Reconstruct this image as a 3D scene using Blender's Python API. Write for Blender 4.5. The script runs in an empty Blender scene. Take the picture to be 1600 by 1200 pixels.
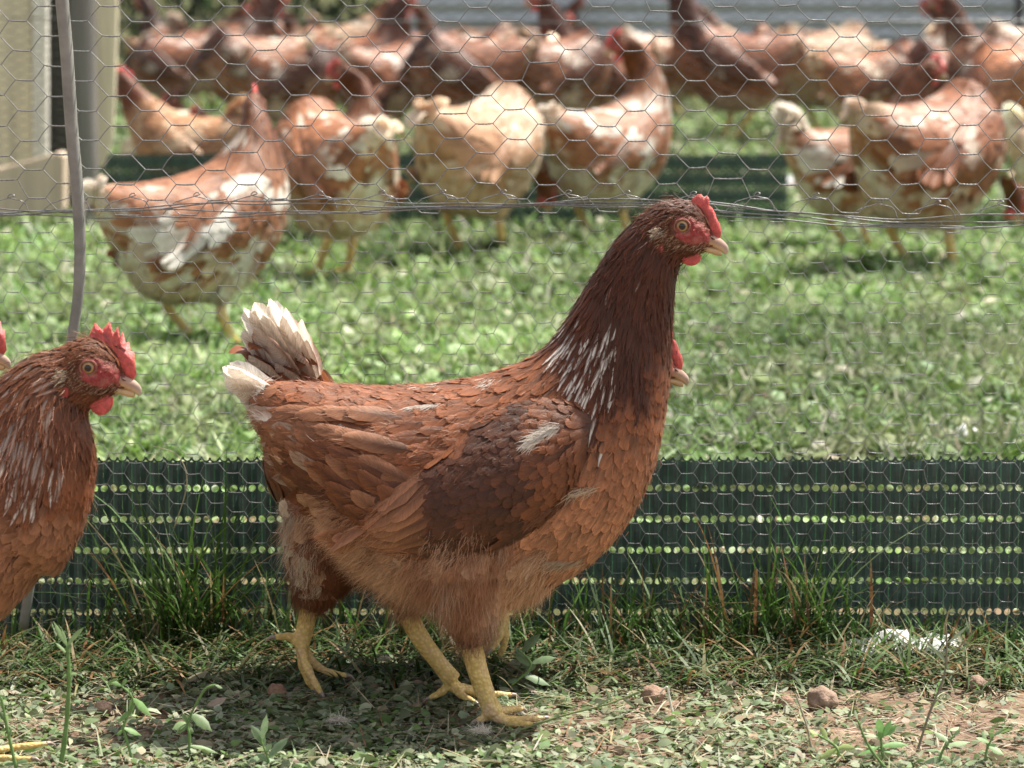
import bpy, bmesh, math, random
import numpy as np
from mathutils import Vector, Matrix, noise
from mathutils.bvhtree import BVHTree
from mathutils.kdtree import KDTree

random.seed(7); RNG = np.random.default_rng(7)
SC = bpy.context.scene
COL = SC.collection
R = math.radians

# ---------------------------------------------------------------- camera
FPX = 4880.0; TILT = R(7.587); CAMH = 0.6125
cam_d = bpy.data.cameras.new('camera'); cam = bpy.data.objects.new('camera', cam_d); COL.objects.link(cam)
cam.location = (0, 0, CAMH); cam.rotation_euler = (math.pi/2 - TILT, 0, 0)
cam_d.sensor_width = 36; cam_d.lens = 36*FPX/1600; cam_d.clip_end = 500; cam_d.clip_start = 0.05
cam_d.dof.use_dof = True; cam_d.dof.focus_distance = 2.63; cam_d.dof.aperture_fstop = 11
cam_d.dof.aperture_blades = 9
SC.camera = cam
# ---------------------------------------------------------------- world, sun, exposure
SUN_EL = R(61); SUN_AZ = R(58)      # azimuth measured from +Y (away from the camera) towards +X
w = bpy.data.worlds.new('World'); SC.world = w; w.use_nodes = True
nt = w.node_tree; bg = nt.nodes['Background']
sky = nt.nodes.new('ShaderNodeTexSky'); sky.sky_type = 'NISHITA'; sky.sun_disc = False
sky.sun_elevation = SUN_EL; sky.sun_rotation = SUN_AZ; sky.air_density = 1.0; sky.dust_density = 2.0
hs = nt.nodes.new('ShaderNodeHueSaturation'); hs.inputs['Saturation'].default_value = .22      # thin cloud: a paler sky
nt.links.new(sky.outputs[0], hs.inputs['Color']); nt.links.new(hs.outputs[0], bg.inputs[0]); bg.inputs[1].default_value = 0.102
sd = bpy.data.lights.new('sun', 'SUN'); sd.energy = 4.8; sd.angle = R(0.6); sd.color = (1, .94, .84)
sun = bpy.data.objects.new('sun', sd); COL.objects.link(sun)
sv = Vector((math.sin(SUN_AZ)*math.cos(SUN_EL), math.cos(SUN_AZ)*math.cos(SUN_EL), math.sin(SUN_EL)))
sun.rotation_euler = sv.to_track_quat('Z', 'Y').to_euler()
SC.view_settings.view_transform = 'Standard'; SC.view_settings.look = 'None'
SC.view_settings.exposure = 0.98; SC.view_settings.gamma = 1
try:
    SC.cycles.max_bounces = 8; SC.cycles.transparent_max_bounces = 8
except Exception: pass

def WP(px, py, Y):
    """photo pixel -> point of the vertical plane y=Y"""
    dx = (px-800)/FPX; dy = -(py-600)/FPX
    d = Vector((dx, math.cos(TILT)+dy*math.sin(TILT), -math.sin(TILT)+dy*math.cos(TILT)))
    d *= Y/d.y
    return Vector((d.x, Y, d.z+CAMH))
def GP(px, py):
    dx = (px-800)/FPX; dy = -(py-600)/FPX
    d = Vector((dx, math.cos(TILT)+dy*math.sin(TILT), -math.sin(TILT)+dy*math.cos(TILT)))
    d *= -CAMH/d.z
    return Vector((d.x, d.y, 0))

# ---------------------------------------------------------------- helpers
def link_geo(name, V, F, mat, parent=None, C=None, FV=None, smooth=True):
    me = bpy.data.meshes.new(name)
    V = np.asarray(V, dtype=np.float32).reshape(-1, 3)
    F = np.asarray(F, dtype=np.int32)
    n = len(V); me.vertices.add(n); me.vertices.foreach_set('co', V.ravel())
    k = F.shape[1]
    me.loops.add(F.size); me.loops.foreach_set('vertex_index', F.ravel())
    me.polygons.add(len(F)); me.polygons.foreach_set('loop_start', np.arange(0, F.size, k, dtype=np.int32))
    try: me.polygons.foreach_set('loop_total', np.full(len(F), k, dtype=np.int32))
    except Exception: pass
    me.polygons.foreach_set('use_smooth', np.full(len(F), smooth))
    me.update(calc_edges=True); me.validate()
    if C is not None and len(me.vertices) == n:
        a = me.color_attributes.new('Col', 'FLOAT_COLOR', 'POINT')
        CC = np.ones((n, 4), dtype=np.float32); CC[:, :3] = np.clip(np.asarray(C).reshape(-1, 3), 0, 1)
        a.data.foreach_set('color', CC.ravel())
    if FV is not None and len(me.vertices) == n:
        a = me.attributes.new('fv', 'FLOAT_VECTOR', 'POINT')
        a.data.foreach_set('vector', np.asarray(FV, dtype=np.float32).ravel())
    me.materials.append(mat)
    o = bpy.data.objects.new(name, me); COL.objects.link(o)
    if parent is not None: o.parent = parent
    return o

class Geo:
    def __init__(s): s.V=[]; s.F=[]; s.C=[]; s.FV=[]; s.n=0
    def add(s, V, F, C, FV=None):
        V=np.asarray(V,dtype=float).reshape(-1,3); F=np.asarray(F,dtype=int)
        if len(F) and F.shape[1]==3: F=np.hstack([F,F[:,2:3]])
        C=np.asarray(C,dtype=float)
        if C.ndim==1: C=np.tile(C,(len(V),1))
        if FV is None: FV=np.zeros((len(V),3))
        s.V.append(V); s.F.append(F+s.n); s.C.append(C.reshape(-1,3)); s.FV.append(FV.reshape(-1,3)); s.n+=len(V)
    def build(s, name, mat, parent=None, smooth=True):
        V=np.vstack(s.V);F=np.vstack(s.F);C=np.vstack(s.C);FV=np.vstack(s.FV)
        return link_geo(name,V,F,mat,parent,C,FV,smooth)

def empty(name, loc, rz=0, label=None, cat=None, group=None):
    o = bpy.data.objects.new(name, None); COL.objects.link(o)
    o.empty_display_size = .05; o.location = loc; o.rotation_euler = (0, 0, rz)
    tag(o, label, cat, group); return o
def tag(o, label=None, cat=None, group=None, kind=None):
    if label: o['label'] = label
    if cat: o['category'] = cat
    if group: o['group'] = group
    if kind: o['kind'] = kind
    return o
def nrm(a):
    a = np.asarray(a, dtype=float); return a/np.maximum(np.linalg.norm(a, axis=-1, keepdims=True), 1e-9)

def tube(path, rad, nseg=8, cap=True):
    """tube along a path: V, quads (caps closed with rings shrunk to a point)"""
    P = np.asarray(path, dtype=float); rad = np.broadcast_to(np.asarray(rad, dtype=float), (len(P),)).copy()
    T = nrm(np.gradient(P, axis=0))
    ref = np.array([0, 1., 0]) if abs(T[0][1]) < .8 else np.array([1., 0, 0])
    rings = []
    a = np.linspace(0, 2*np.pi, nseg, endpoint=False)
    for i in range(len(P)):
        u = nrm(np.cross(T[i], ref)); v = np.cross(T[i], u)
        rings.append(P[i]+rad[i]*(np.outer(np.cos(a), u)+np.outer(np.sin(a), v)))
        ref = np.cross(u, T[i]) if False else ref
    if cap:
        rings = [np.tile(P[0]-T[0]*rad[0]*.4, (nseg, 1))*.98+rings[0]*.02]+rings+[np.tile(P[-1]+T[-1]*rad[-1]*.4, (nseg, 1))*.98+rings[-1]*.02]
    V = np.vstack(rings); m = len(rings); F = []
    for i in range(m-1):
        for j in range(nseg):
            F.append([i*nseg+j, i*nseg+(j+1) % nseg, (i+1)*nseg+(j+1) % nseg, (i+1)*nseg+j])
    return V, np.array(F)

def resample(path, n):
    P = np.asarray(path, dtype=float); k = len(P)
    t = np.arange(k); tt = np.linspace(0, k-1, n); out = []
    for x in tt:                                  # catmull-rom
        i = min(int(x), k-2); f = x-i
        p0 = P[max(i-1, 0)]; p1 = P[i]; p2 = P[i+1]; p3 = P[min(i+2, k-1)]
        out.append(.5*((2*p1)+(-p0+p2)*f+(2*p0-5*p1+4*p2-p3)*f*f+(-p0+3*p1-3*p2+p3)*f**3))
    return np.array(out)

# ---------------------------------------------------------------- materials
def new_mat(name):
    m = bpy.data.materials.new(name); m.use_nodes = True
    nt = m.node_tree; return m, nt, nt.nodes['Principled BSDF'], nt.nodes['Material Output']
def node(nt, t, **kw):
    n = nt.nodes.new(t)
    for k, v in kw.items(): setattr(n, k, v)
    return n
def mul_col(nt, a, b):
    m = node(nt, 'ShaderNodeMix', data_type='RGBA', blend_type='MULTIPLY'); m.inputs[0].default_value = 1
    nt.links.new(a, m.inputs[6]); nt.links.new(b, m.inputs[7]); return m.outputs[2]
def ramp(nt, fac, stops):
    r = node(nt, 'ShaderNodeValToRGB'); e = r.color_ramp.elements
    while len(e) < len(stops): e.new(.5)
    for i, (p, c) in enumerate(stops): e[i].position = p; e[i].color = (*c, 1) if len(c) == 3 else c
    nt.links.new(fac, r.inputs[0]); return r.outputs[0]
def noise_tex(nt, scale, detail=3, vec=None, rough=.5):
    n = node(nt, 'ShaderNodeTexNoise'); n.inputs['Scale'].default_value = scale; n.inputs['Detail'].default_value = detail
    n.inputs['Roughness'].default_value = rough
    if vec is not None: nt.links.new(vec, n.inputs['Vector'])
    return n.outputs[0]
def obj_co(nt): return node(nt, 'ShaderNodeTexCoord').outputs['Object']
def bump(nt, p, h, dist=.001, strength=.5):
    b = node(nt, 'ShaderNodeBump'); b.inputs['Distance'].default_value = dist; b.inputs['Strength'].default_value = strength
    nt.links.new(h, b.inputs['Height']); nt.links.new(b.outputs[0], p.inputs['Normal'])
def add_translucent(nt, p, out, colsock, fac):
    t = node(nt, 'ShaderNodeBsdfTranslucent'); nt.links.new(colsock, t.inputs[0])
    mx = node(nt, 'ShaderNodeMixShader'); mx.inputs[0].default_value = fac
    nt.links.new(p.outputs[0], mx.inputs[1]); nt.links.new(t.outputs[0], mx.inputs[2]); nt.links.new(mx.outputs[0], out.inputs[0])

def feather_mat(name, trans=.18, barb=1.0):
    m, nt, p, out = new_mat(name)
    c = node(nt, 'ShaderNodeAttribute', attribute_name='Col').outputs['Color']
    fv = node(nt, 'ShaderNodeAttribute', attribute_name='fv').outputs['Vector']
    s = node(nt, 'ShaderNodeSeparateXYZ'); nt.links.new(fv, s.inputs[0])
    ab = node(nt, 'ShaderNodeMath', operation='ABSOLUTE'); nt.links.new(s.outputs[0], ab.inputs[0])
    mm = node(nt, 'ShaderNodeMath', operation='MULTIPLY_ADD'); nt.links.new(ab.outputs[0], mm.inputs[0]); mm.inputs[1].default_value = -.45; nt.links.new(s.outputs[1], mm.inputs[2])
    m2 = node(nt, 'ShaderNodeMath', operation='MULTIPLY'); nt.links.new(mm.outputs[0], m2.inputs[0]); m2.inputs[1].default_value = 22
    m3 = node(nt, 'ShaderNodeMath', operation='MULTIPLY'); nt.links.new(s.outputs[2], m3.inputs[0]); m3.inputs[1].default_value = 37
    cv = node(nt, 'ShaderNodeCombineXYZ'); nt.links.new(m2.outputs[0], cv.inputs[0]); nt.links.new(m3.outputs[0], cv.inputs[1]); nt.links.new(s.outputs[0], cv.inputs[2])
    nz = noise_tex(nt, 1.0, 4, cv.outputs[0], .7)
    rr = ramp(nt, nz, [(.3, (.62, .60, .58)), (.7, (1.28, 1.28, 1.28))])
    col = mul_col(nt, c, rr)
    oi = node(nt, 'ShaderNodeObjectInfo'); col = mul_col(nt, col, oi.outputs['Color'])
    nt.links.new(col, p.inputs['Base Color']); p.inputs['Roughness'].default_value = .48
    p.inputs['Specular IOR Level'].default_value = .38
    p.inputs['Sheen Weight'].default_value = .03; p.inputs['Sheen Roughness'].default_value = .4
    bump(nt, p, nz, .0008*barb, .55)
    add_translucent(nt, p, out, col, trans); return m
M_FEATH = feather_mat('feathers', .06); M_FLUFF = feather_mat('tail_feathers', .5)

def simple_mat(name, col, rough=.6, spec=.3, nscale=None, var=(.8, 1.15), bscale=None, bdist=.001, bstr=.5, trans=0, sss=0, metal=0, attr=False, coat=0):
    m, nt, p, out = new_mat(name)
    if attr: c = node(nt, 'ShaderNodeAttribute', attribute_name='Col').outputs['Color']
    else:
        rgb = node(nt, 'ShaderNodeRGB'); rgb.outputs[0].default_value = (*col, 1); c = rgb.outputs[0]
    co = obj_co(nt)
    if nscale:
        nz = noise_tex(nt, nscale, 4, co, .6)
        c = mul_col(nt, c, ramp(nt, nz, [(.3, (var[0],)*3), (.7, (var[1],)*3)]))
    nt.links.new(c, p.inputs['Base Color'])
    p.inputs['Roughness'].default_value = rough; p.inputs['Specular IOR Level'].default_value = spec
    p.inputs['Metallic'].default_value = metal; p.inputs['Coat Weight'].default_value = coat
    if sss: p.inputs['Subsurface Weight'].default_value = sss; p.inputs['Subsurface Scale'].default_value = .004; p.inputs['Subsurface Radius'].default_value = (1, .25, .15)
    if bscale: bump(nt, p, noise_tex(nt, bscale, 4, co, .6), bdist, bstr)
    if trans: add_translucent(nt, p, out, c, trans)
    return m
M_COMB = simple_mat('comb_skin', (.60, .105, .095), .45, .5, 260, (.7, 1.25), 900, .0012, .8, sss=.35)
M_LOBE = simple_mat('earlobe_skin', (.38, .06, .055), .6, .3, 300, (.6, 1.2), 900, .001, .8)
M_FACE = simple_mat('face_skin', (.43, .06, .05), .5, .4, 420, (.7, 1.25), bscale=800, bdist=.0018, bstr=1., sss=.2, attr=True)
M_BEAK = simple_mat('beak_horn', (.5, .3, .15), .38, .5, 90, (.8, 1.15), 300, .0004, .4, attr=True)
M_EYE = simple_mat('eye_gloss', (1, 1, 1), .10, .5, attr=True, coat=.3)
def leg_mat():
    m, nt, p, out = new_mat('leg_scales')
    co = obj_co(nt)
    v = node(nt, 'ShaderNodeTexVoronoi'); v.inputs['Scale'].default_value = 330; nt.links.new(co, v.inputs['Vector'])
    nz = noise_tex(nt, 60, 4, co, .6)
    c = ramp(nt, nz, [(.3, (.58, .38, .15)), (.5, (.84, .62, .24)), (.72, (.80, .56, .36))])
    c = mul_col(nt, c, ramp(nt, v.outputs['Distance'], [(0, (1.06, 1.05, 1.04)), (.7, (.76, .72, .64))]))
    nt.links.new(c, p.inputs['Base Color']); p.inputs['Roughness'].default_value = .5; p.inputs['Specular IOR Level'].default_value = .35
    inv = node(nt, 'ShaderNodeMath', operation='SUBTRACT'); inv.inputs[0].default_value = 1; nt.links.new(v.outputs['Distance'], inv.inputs[1])
    bump(nt, p, inv.outputs[0], .0012, .7); return m
M_LEG = leg_mat()
M_CLAW = simple_mat('claw', (.35, .27, .22), .35, .5, 200)
M_LEAF = simple_mat('foliage', (1, 1, 1), .55, .35, trans=.28, attr=True, nscale=120, var=(.8, 1.15))
M_WIRE = simple_mat('galvanised_wire', (.27, .27, .275), .36, .5, 500, (.6, 1.3), metal=.6)

# ---------------------------------------------------------------- feather geometry
VROW = np.array([0, .28, .55, .8, .94, 1.0])
PROF = {'round': np.array([.35, .82, 1, .9, .58, .12]), 'point': np.array([.45, .95, .95, .6, .28, .03]), 'soft': np.array([.3, .8, 1, .95, .8, .45]), 'tail': np.array([.4, .75, .95, 1., .88, .5])}
FQ = []
for i in range(5):
    for j in range(2): FQ.append([i*3+j, i*3+j+1, (i+1)*3+j+1, (i+1)*3+j])
FQ = np.array(FQ)

def feathers(G, bvh, P, N, D, L, W, cb, ct, ce, shape, tiph, stripe=None, base_h=.0004, cup=.12, fringe=0, fw=.0004):
    """shingled feathers that hug the surface held in bvh. arrays of length n"""
    n = len(P)
    if not n: return
    n_r = len(VROW)
    cen = np.zeros((n, n_r, 3)); nor = np.zeros((n, n_r, 3)); side = np.zeros((n, n_r, 3))
    for i in range(n):
        p = Vector(P[i]); d = Vector(D[i]); nn = Vector(N[i]); pv = 0
        for r in range(n_r):
            st = (VROW[r]-pv)*L[i]; pv = VROW[r]
            q = p+d*st
            hit = bvh.find_nearest(q)
            if hit[0] is not None:
                q2 = hit[0]; n2 = hit[1]
                if n2.dot(nn) < .2: n2 = nn
                if (q2-q).length > .012: q2 = q
                nn = (n2*.6+nn*.4).normalized()
                d = (d-nn*d.dot(nn)); d = d.normalized() if d.length > 1e-6 else Vector(D[i])
                p = q2
            else: p = q
            h = base_h+tiph[i]*VROW[r]**1.3
            cen[i, r] = p+nn*h; nor[i, r] = nn; side[i, r] = d.cross(nn)
    side = nrm(side)
    prof = np.stack([PROF[s] for s in shape])
    V = np.zeros((n, n_r, 3, 3))
    wv = (W[:, None]*prof*.5)[..., None]
    jag = RNG.normal(0, .06, (n, n_r, 2, 1))*W[:, None, None, None]
    V[:, :, 1] = cen+nor*(wv*cup)
    V[:, :, 0] = cen-side*wv-nor*(wv*cup)+side*jag[:, :, 0]
    V[:, :, 2] = cen+side*wv-nor*(wv*cup)+side*jag[:, :, 1]
    v2 = (VROW**2)[None, :, None]
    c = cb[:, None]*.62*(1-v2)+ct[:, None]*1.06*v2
    C = np.zeros((n, n_r, 3, 3)); C[:, :, 1] = c
    ef = (.25+.6*VROW)[None, :, None]
    e = c*(1-ef)+ce[:, None]*ef
    C[:, :, 0] = e; C[:, :, 2] = e
    if stripe is not None:
        sm = stripe[:, None]*np.array([0, .7, 1, 1, .75, .2])[None, :]
        C[:, :, 1] = C[:, :, 1]*(1-sm[..., None])+np.array([.9, .86, .80])*sm[..., None]
    if fringe:
        ii = np.repeat(np.arange(n), fringe); m_ = len(ii); uu = RNG.uniform(-.9, .9, m_)
        rt = np.where(RNG.random(m_) < .6, 4, 3)
        ax = nrm(cen[ii, 5]-cen[ii, 3]); pp = cen[ii, rt]+side[ii, rt]*(uu*prof[ii, rt]*W[ii]*.5)[:, None]
        strands(G, pp, nrm(ax+side[ii, rt]*(uu*.5)[:, None]+nor[ii, rt]*RNG.uniform(-.05, .30, (m_, 1))), nor[ii, rt], L[ii]*RNG.uniform(.10, .26, m_), np.full(m_, fw), ct[ii]*1.12, .05)
    FV = np.zeros((n, n_r, 3, 3)); FV[:, :, 0, 0] = -1; FV[:, :, 2, 0] = 1
    FV[:, :, :, 1] = VROW[None, :, None]*np.maximum(L/.02, .6)[:, None, None]; FV[:, :, :, 2] = RNG.random(n)[:, None, None]
    F = (np.arange(n)*(n_r*3))[:, None, None]+FQ[None]
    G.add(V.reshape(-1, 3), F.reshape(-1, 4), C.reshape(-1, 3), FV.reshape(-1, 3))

def strands(G, P, D, N, L, W, c, droop=.3, curl=.25):
    n = len(P); ts = np.array([0, .4, .75, 1.0]); prof = np.array([1, .85, .55, .12])
    side = nrm(np.cross(D, N)+RNG.normal(0, .35, (n, 3)))
    V = np.zeros((n, 4, 2, 3))
    cur = nrm(RNG.normal(0, 1, (n, 3)))*curl
    for k, t in enumerate(ts):
        cc = P+(D*t+cur*t*t+np.array([0, 0, -droop])*t*t)*L[:, None]
        wv = side*(W*prof[k]*.5)[:, None]
        V[:, k, 0] = cc-wv; V[:, k, 1] = cc+wv
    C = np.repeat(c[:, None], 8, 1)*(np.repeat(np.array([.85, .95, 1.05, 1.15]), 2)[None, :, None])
    FV = np.zeros((n, 8, 3)); FV[..., 2] = RNG.random(n)[:, None]; FV[..., 1] = RNG.random(n)[:, None]*3
    Q = np.array([[0, 1, 3, 2], [2, 3, 5, 4], [4, 5, 7, 6]])
    F = (np.arange(n)*8)[:, None, None]+Q[None]
    G.add(V.reshape(-1, 3), F.reshape(-1, 4), C.reshape(-1, 3), FV.reshape(-1, 3))

def free_feather(G, base, tip, width, bend, sideh, cb, ct, ce, cen_w=0., prof='round', rows=9, fray=.05):
    """one long quill feather from base to tip; sideh = direction across the vane"""
    base = np.array(base, float); tip = np.array(tip, float); d = tip-base; L = np.linalg.norm(d); d /= L
    s = np.array(sideh, float); s = nrm(s-d*np.dot(s, d)); n = np.cross(d, s)
    t = np.linspace(0, 1, rows); pr = np.interp(t, VROW, PROF[prof])
    cols = np.array([-1, -.5, 0, .5, 1.]); V = []; C = []; FV = []
    rnd = random.random()
    for k in range(rows):
        c0 = base+d*L*t[k]+n*bend*L*math.sin(math.pi*t[k]*.5)*t[k]
        for u in cols:
            j = random.gauss(0, fray)*(abs(u) > .9)
            V.append(c0+s*(u*width*.5*pr[k]*(1+j))+n*(-.10*width*u*u)+d*(-abs(u)*width*.22*(t[k] > .5)+(random.gauss(0, fray*.3)*width if k == rows-1 else 0)))
            e = min(1, abs(u)**1.5*.9+.5*max(0, t[k]-.8)*2)
            col = (np.array(cb)*(1-t[k])+np.array(ct)*t[k])
            col = col*(1-e*.85)+np.array(ce)*e*.85
            col = col*(1-cen_w*(1-abs(u))*(.3+.7*math.sin(math.pi*min(1, t[k]*1.1))))+np.array([.82, .76, .7])*cen_w*(1-abs(u))*(.3+.7*math.sin(math.pi*min(1, t[k]*1.1)))
            C.append(col); FV.append([u, t[k]*2.5, rnd])
    F = [[k*5+j, k*5+j+1, (k+1)*5+j+1, (k+1)*5+j] for k in range(rows-1) for j in range(4)]
    G.add(np.array(V), np.array(F), np.clip(np.array(C), 0, 1), np.array(FV))

# ---------------------------------------------------------------- the hen
RUST = np.array((.178, .059, .022)); RUSTL = np.array((.335, .148, .076)); DARK = np.array((.058, .019, .008)); NECK = np.array((.082, .022, .0065))
TAN = np.array((.56, .345, .215)); CREAM = np.array((.74, .60, .45)); WHITE = np.array((.86, .81, .74))
# body stations of the photo's main hen, as (top px, bottom px, half width px)
BODY = [((395,604),(402,652),16), ((440,600),(440,738),52), ((500,602),(508,815),92), ((580,607),(560,885),122), ((660,605),(640,925),138),
        ((740,594),(725,940),142), ((800,576),(822,930),138), ((845,552),(918,880),124), ((873,524),(985,805),104)]
NECK_UP = [((893,492),(1024,712),84), ((912,457),(1042,612),64), ((934,420),(1048,530),50), ((960,380),(1052,465),42), ((987,347),(1058,428),36)]
HEAD = [((1016,324),(1060,412),31), ((1045,311),(1070,408),32), ((1072,311),(1086,400),29), ((1096,326),(1098,394),22), ((1112,350),(1108,388),13)]
EYE = (1064, 351)
COMB_MAIN = [(1074,322),(1082,310),(1089,304),(1096,303),(1100,309),(1104,305),(1108,309),(1108,321),(1113,325),(1118,334),(1120,342),(1125,350),(1127,361),(1126,371),(1116,374),(1109,362),(1104,348),(1096,337),(1084,330)]
COMB_TALL = [(1056,326),(1060,312),(1071,288),(1077,300),(1083,298),(1093,287),(1096,302),(1099,304),(1105,294),(1107,310),(1112,303),(1116,320),(1121,318),(1123,334),(1128,333),(1129,350),(1131,366),(1126,374),(1115,368),(1104,352),(1088,338),(1070,331)]

def make_hen(root, mp, neck, headM, bodyshift=(0, 0), comb=COMB_MAIN, wattle=1.0, colorf=None, q=1.0, legs=(), thighs=(), tail=None,
             yaw=None, seed=1, wing=True, detail=True, back_w=1.0, bodylist=None, tufts=(), coverts=None):
    """mp(px,py)->(x,z) local metres; headM maps main-head px to this hen's px; yaw: (pivot px, angle of each neck/head station)"""
    rs = np.random.default_rng(seed)
    k = abs(mp(1000, 600)[0]-mp(0, 600)[0])/1000      # metres per px
    bs = bodyshift
    st = [((a[0]+bs[0], a[1]+bs[1]), (b[0]+bs[0], b[1]+bs[1]), w*back_w) for a, b, w in (bodylist or BODY)]
    nb = len(st)
    st += [tuple(s) for s in neck]; nn = len(st)
    st += [(headM(a), headM(b), w*HS(headM)) for a, b, w in HEAD]
    ns = len(st)
    def yawp(p, i):
        """turn a point of station i about the neck's vertical axis"""
        if yaw is None: return p
        piv, ang0, ang1 = yaw
        f = 0 if i < nb else min(1., (i-nb+1)/(nn-nb+1.0)); f = f*f*(3-2*f)
        a = ang1*f; c, s_ = math.cos(a), math.sin(a)
        x = p[0]-piv*1.0; return np.array([piv+x*c-p[1]*s_, x*s_+p[1]*c, p[2]])
    def L3(p, y=0): x, z = mp(*p); return np.array([x, y, z])
    pivx = None
    if yaw is not None:
        yaw = (mp(yaw[0], 600)[0], 0, yaw[1])
    def H3(p, y=0): return yawp(L3(headM(p), y), ns)
    # loft, finely interpolated
    T = np.array([L3(s[0]) for s in st]); B = np.array([L3(s[1]) for s in st]); Wd = np.array([s[2]*k for s in st])
    m = ns*4
    T2 = resample(T, m); B2 = resample(B, m); W2 = resample(np.stack([Wd, Wd, Wd], 1), m)[:, 0]
    sidx = np.linspace(0, ns-1, m); na = 28
    ang = np.linspace(0, 2*np.pi, na, endpoint=False)
    rings = []
    for i in range(m):
        c = (T2[i]+B2[i])/2; u = (T2[i]-B2[i])/2
        cs, sn = np.cos(ang), np.sin(ang)
        # wider slightly below the middle
        wid = W2[i]*(np.abs(sn)**.92)*np.sign(sn)
        ring = c+np.outer(cs, u)+np.outer(wid, [0, 1, 0])
        ring = np.array([yawp(r, sidx[i]) for r in ring]) if yaw is not None else ring
        rings.append(ring)
    rings = np.array(rings)
    dirs = np.zeros_like(rings); dirs[1:] = rings[:-1]-rings[1:]; dirs[0] = dirs[1]; dirs = nrm(dirs)
    V = rings.reshape(-1, 3); F = []
    for i in range(m-1):
        for j in range(na): F.append((i*na+j, i*na+(j+1) % na, (i+1)*na+(j+1) % na, (i+1)*na+j))
    F.append(tuple(range(na))[::-1]); F.append(tuple((m-1)*na+j for j in range(na)))
    verts = [tuple(v) for v in V]; faces = list(F)
    kd_s = [s for s in sidx for _ in range(na)]; kd_v = list(np.tile(np.cos(ang), m)); kd_d = list(dirs.reshape(-1, 3)); kd_p = list(V)
    for path, rad in thighs:                       # px path with lateral offset, radii px
        pp = resample([L3(p[:2], p[2]*k) for p in path], 14); rr = np.interp(np.linspace(0, 1, 14), np.linspace(0, 1, len(rad)), rad)*k
        tv, tf = tube(pp, rr, 16); o = len(verts)
        verts += [tuple(v) for v in tv]; faces += [tuple(int(x)+o for x in f) for f in tf]
        tt = nrm(np.gradient(pp, axis=0)); nr = len(tv)//16
        for i in range(nr):
            ii = min(max(i-1, 0), 13)
            for j in range(16):
                kd_p.append(tv[i*16+j]); kd_s.append(-1.); kd_v.append(-1.); kd_d.append(nrm(tt[ii]+np.array([-.35, 0, 0])))
    me = bpy.data.meshes.new('tmp'); me.from_pydata(verts, [], faces); me.update()
    ob = bpy.data.objects.new('tmp', me); COL.objects.link(ob)
    rm = ob.modifiers.new('r', 'REMESH'); rm.mode = 'VOXEL'; rm.voxel_size = .0045*(1 if detail else 1.5)
    sm = ob.modifiers.new('s', 'SMOOTH'); sm.iterations = 5; sm.factor = .5
    dg = bpy.context.evaluated_depsgraph_get(); ev = ob.evaluated_get(dg).to_mesh()
    nv = len(ev.vertices); SV = np.zeros(nv*3); ev.vertices.foreach_get('co', SV); SV = SV.reshape(-1, 3)
    SN = np.zeros(nv*3); ev.vertices.foreach_get('normal', SN); SN = SN.reshape(-1, 3)
    SF = np.array([list(p.vertices) if len(p.vertices) == 4 else list(p.vertices)+[p.vertices[-1]] for p in ev.polygons])
    ob.evaluated_get(dg).to_mesh_clear(); bpy.data.objects.remove(ob); bpy.data.meshes.remove(me)
    bvh = BVHTree.FromPolygons([Vector(v) for v in SV], [tuple(int(x) for x in f) if f[2] != f[3] else tuple(int(x) for x in f[:3]) for f in SF])
    kd = KDTree(len(kd_p))
    for i, p in enumerate(kd_p): kd.insert(p, i)
    kd.balance()
    kd_s = np.array(kd_s); kd_v = np.array(kd_v); kd_d = np.array(kd_d)
    # station markers measured from the neck base / head, pose independent
    def S(s):      # to canonical station number: body 0..8, neck 9..13, head 14..18
        return s if s < nb-1 else (8+(s-(nb-1))*(6.0/(nn-nb+1)) if s < nn else 14+(s-nn))
    inv_k = 1.0
    Hin = headM.inv
    x00, z00 = mp(0, 0); 
    def topx(p):
        x = (p[0]-x00)/k; return x
    def topy(p): return (z00-p[2])/k*(ZK)
    ZK = 1000.0/abs(mp(0, 1000)[1]-mp(0, 0)[1])*k
    # sample candidates
    quads = SF; a = SV[quads[:, 0]]; b = SV[quads[:, 1]]; c = SV[quads[:, 2]]; d = SV[quads[:, 3]]
    area = .5*np.linalg.norm(np.cross(c-a, d-b), axis=1); cdf = np.cumsum(area); tot = cdf[-1]
    ncand = int(26000/(q*q))
    fi = np.searchsorted(cdf, rs.random(ncand)*tot); fi = np.minimum(fi, len(quads)-1)
    u = rs.random((ncand, 1)); v = rs.random((ncand, 1))
    bil = lambda X: (X[quads[fi, 0]]*(1-u)*(1-v)+X[quads[fi, 1]]*u*(1-v)+X[quads[fi, 2]]*u*v+X[quads[fi, 3]]*(1-u)*v)
    P = bil(SV); N = nrm(bil(SN))
    # head gets extra candidates
    hc = T2[-6]*.5+B2[-6]*.5; hc = yawp(hc, ns)
    faceC = H3((1076, 366)); 
    acc = []; cells = {}; cs_ = .012*q
    def info(p):
        res = kd.find_n(p, 3); idx = [r[1] for r in res]
        s = kd_s[idx[0]]; vv = kd_v[idx[0]]; dd = nrm(kd_d[idx].sum(0)); return s, vv, dd
    hx_ax = nrm(H3((1100, 366))-H3((1050, 366))); hz_ax = nrm(H3((1076, 320))-H3((1076, 400))); hk = k*HS(headM)
    def facetest(p):
        r = p-faceC; x = np.dot(r, hx_ax)/hk+1076; y = 366-np.dot(r, hz_ax)/hk
        e = ((x-1079)/34)**2+((y-361-(x-1076)*.25)/24)**2
        e2 = 9
        return min(e, 9), x, y
    order = range(ncand)
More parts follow.
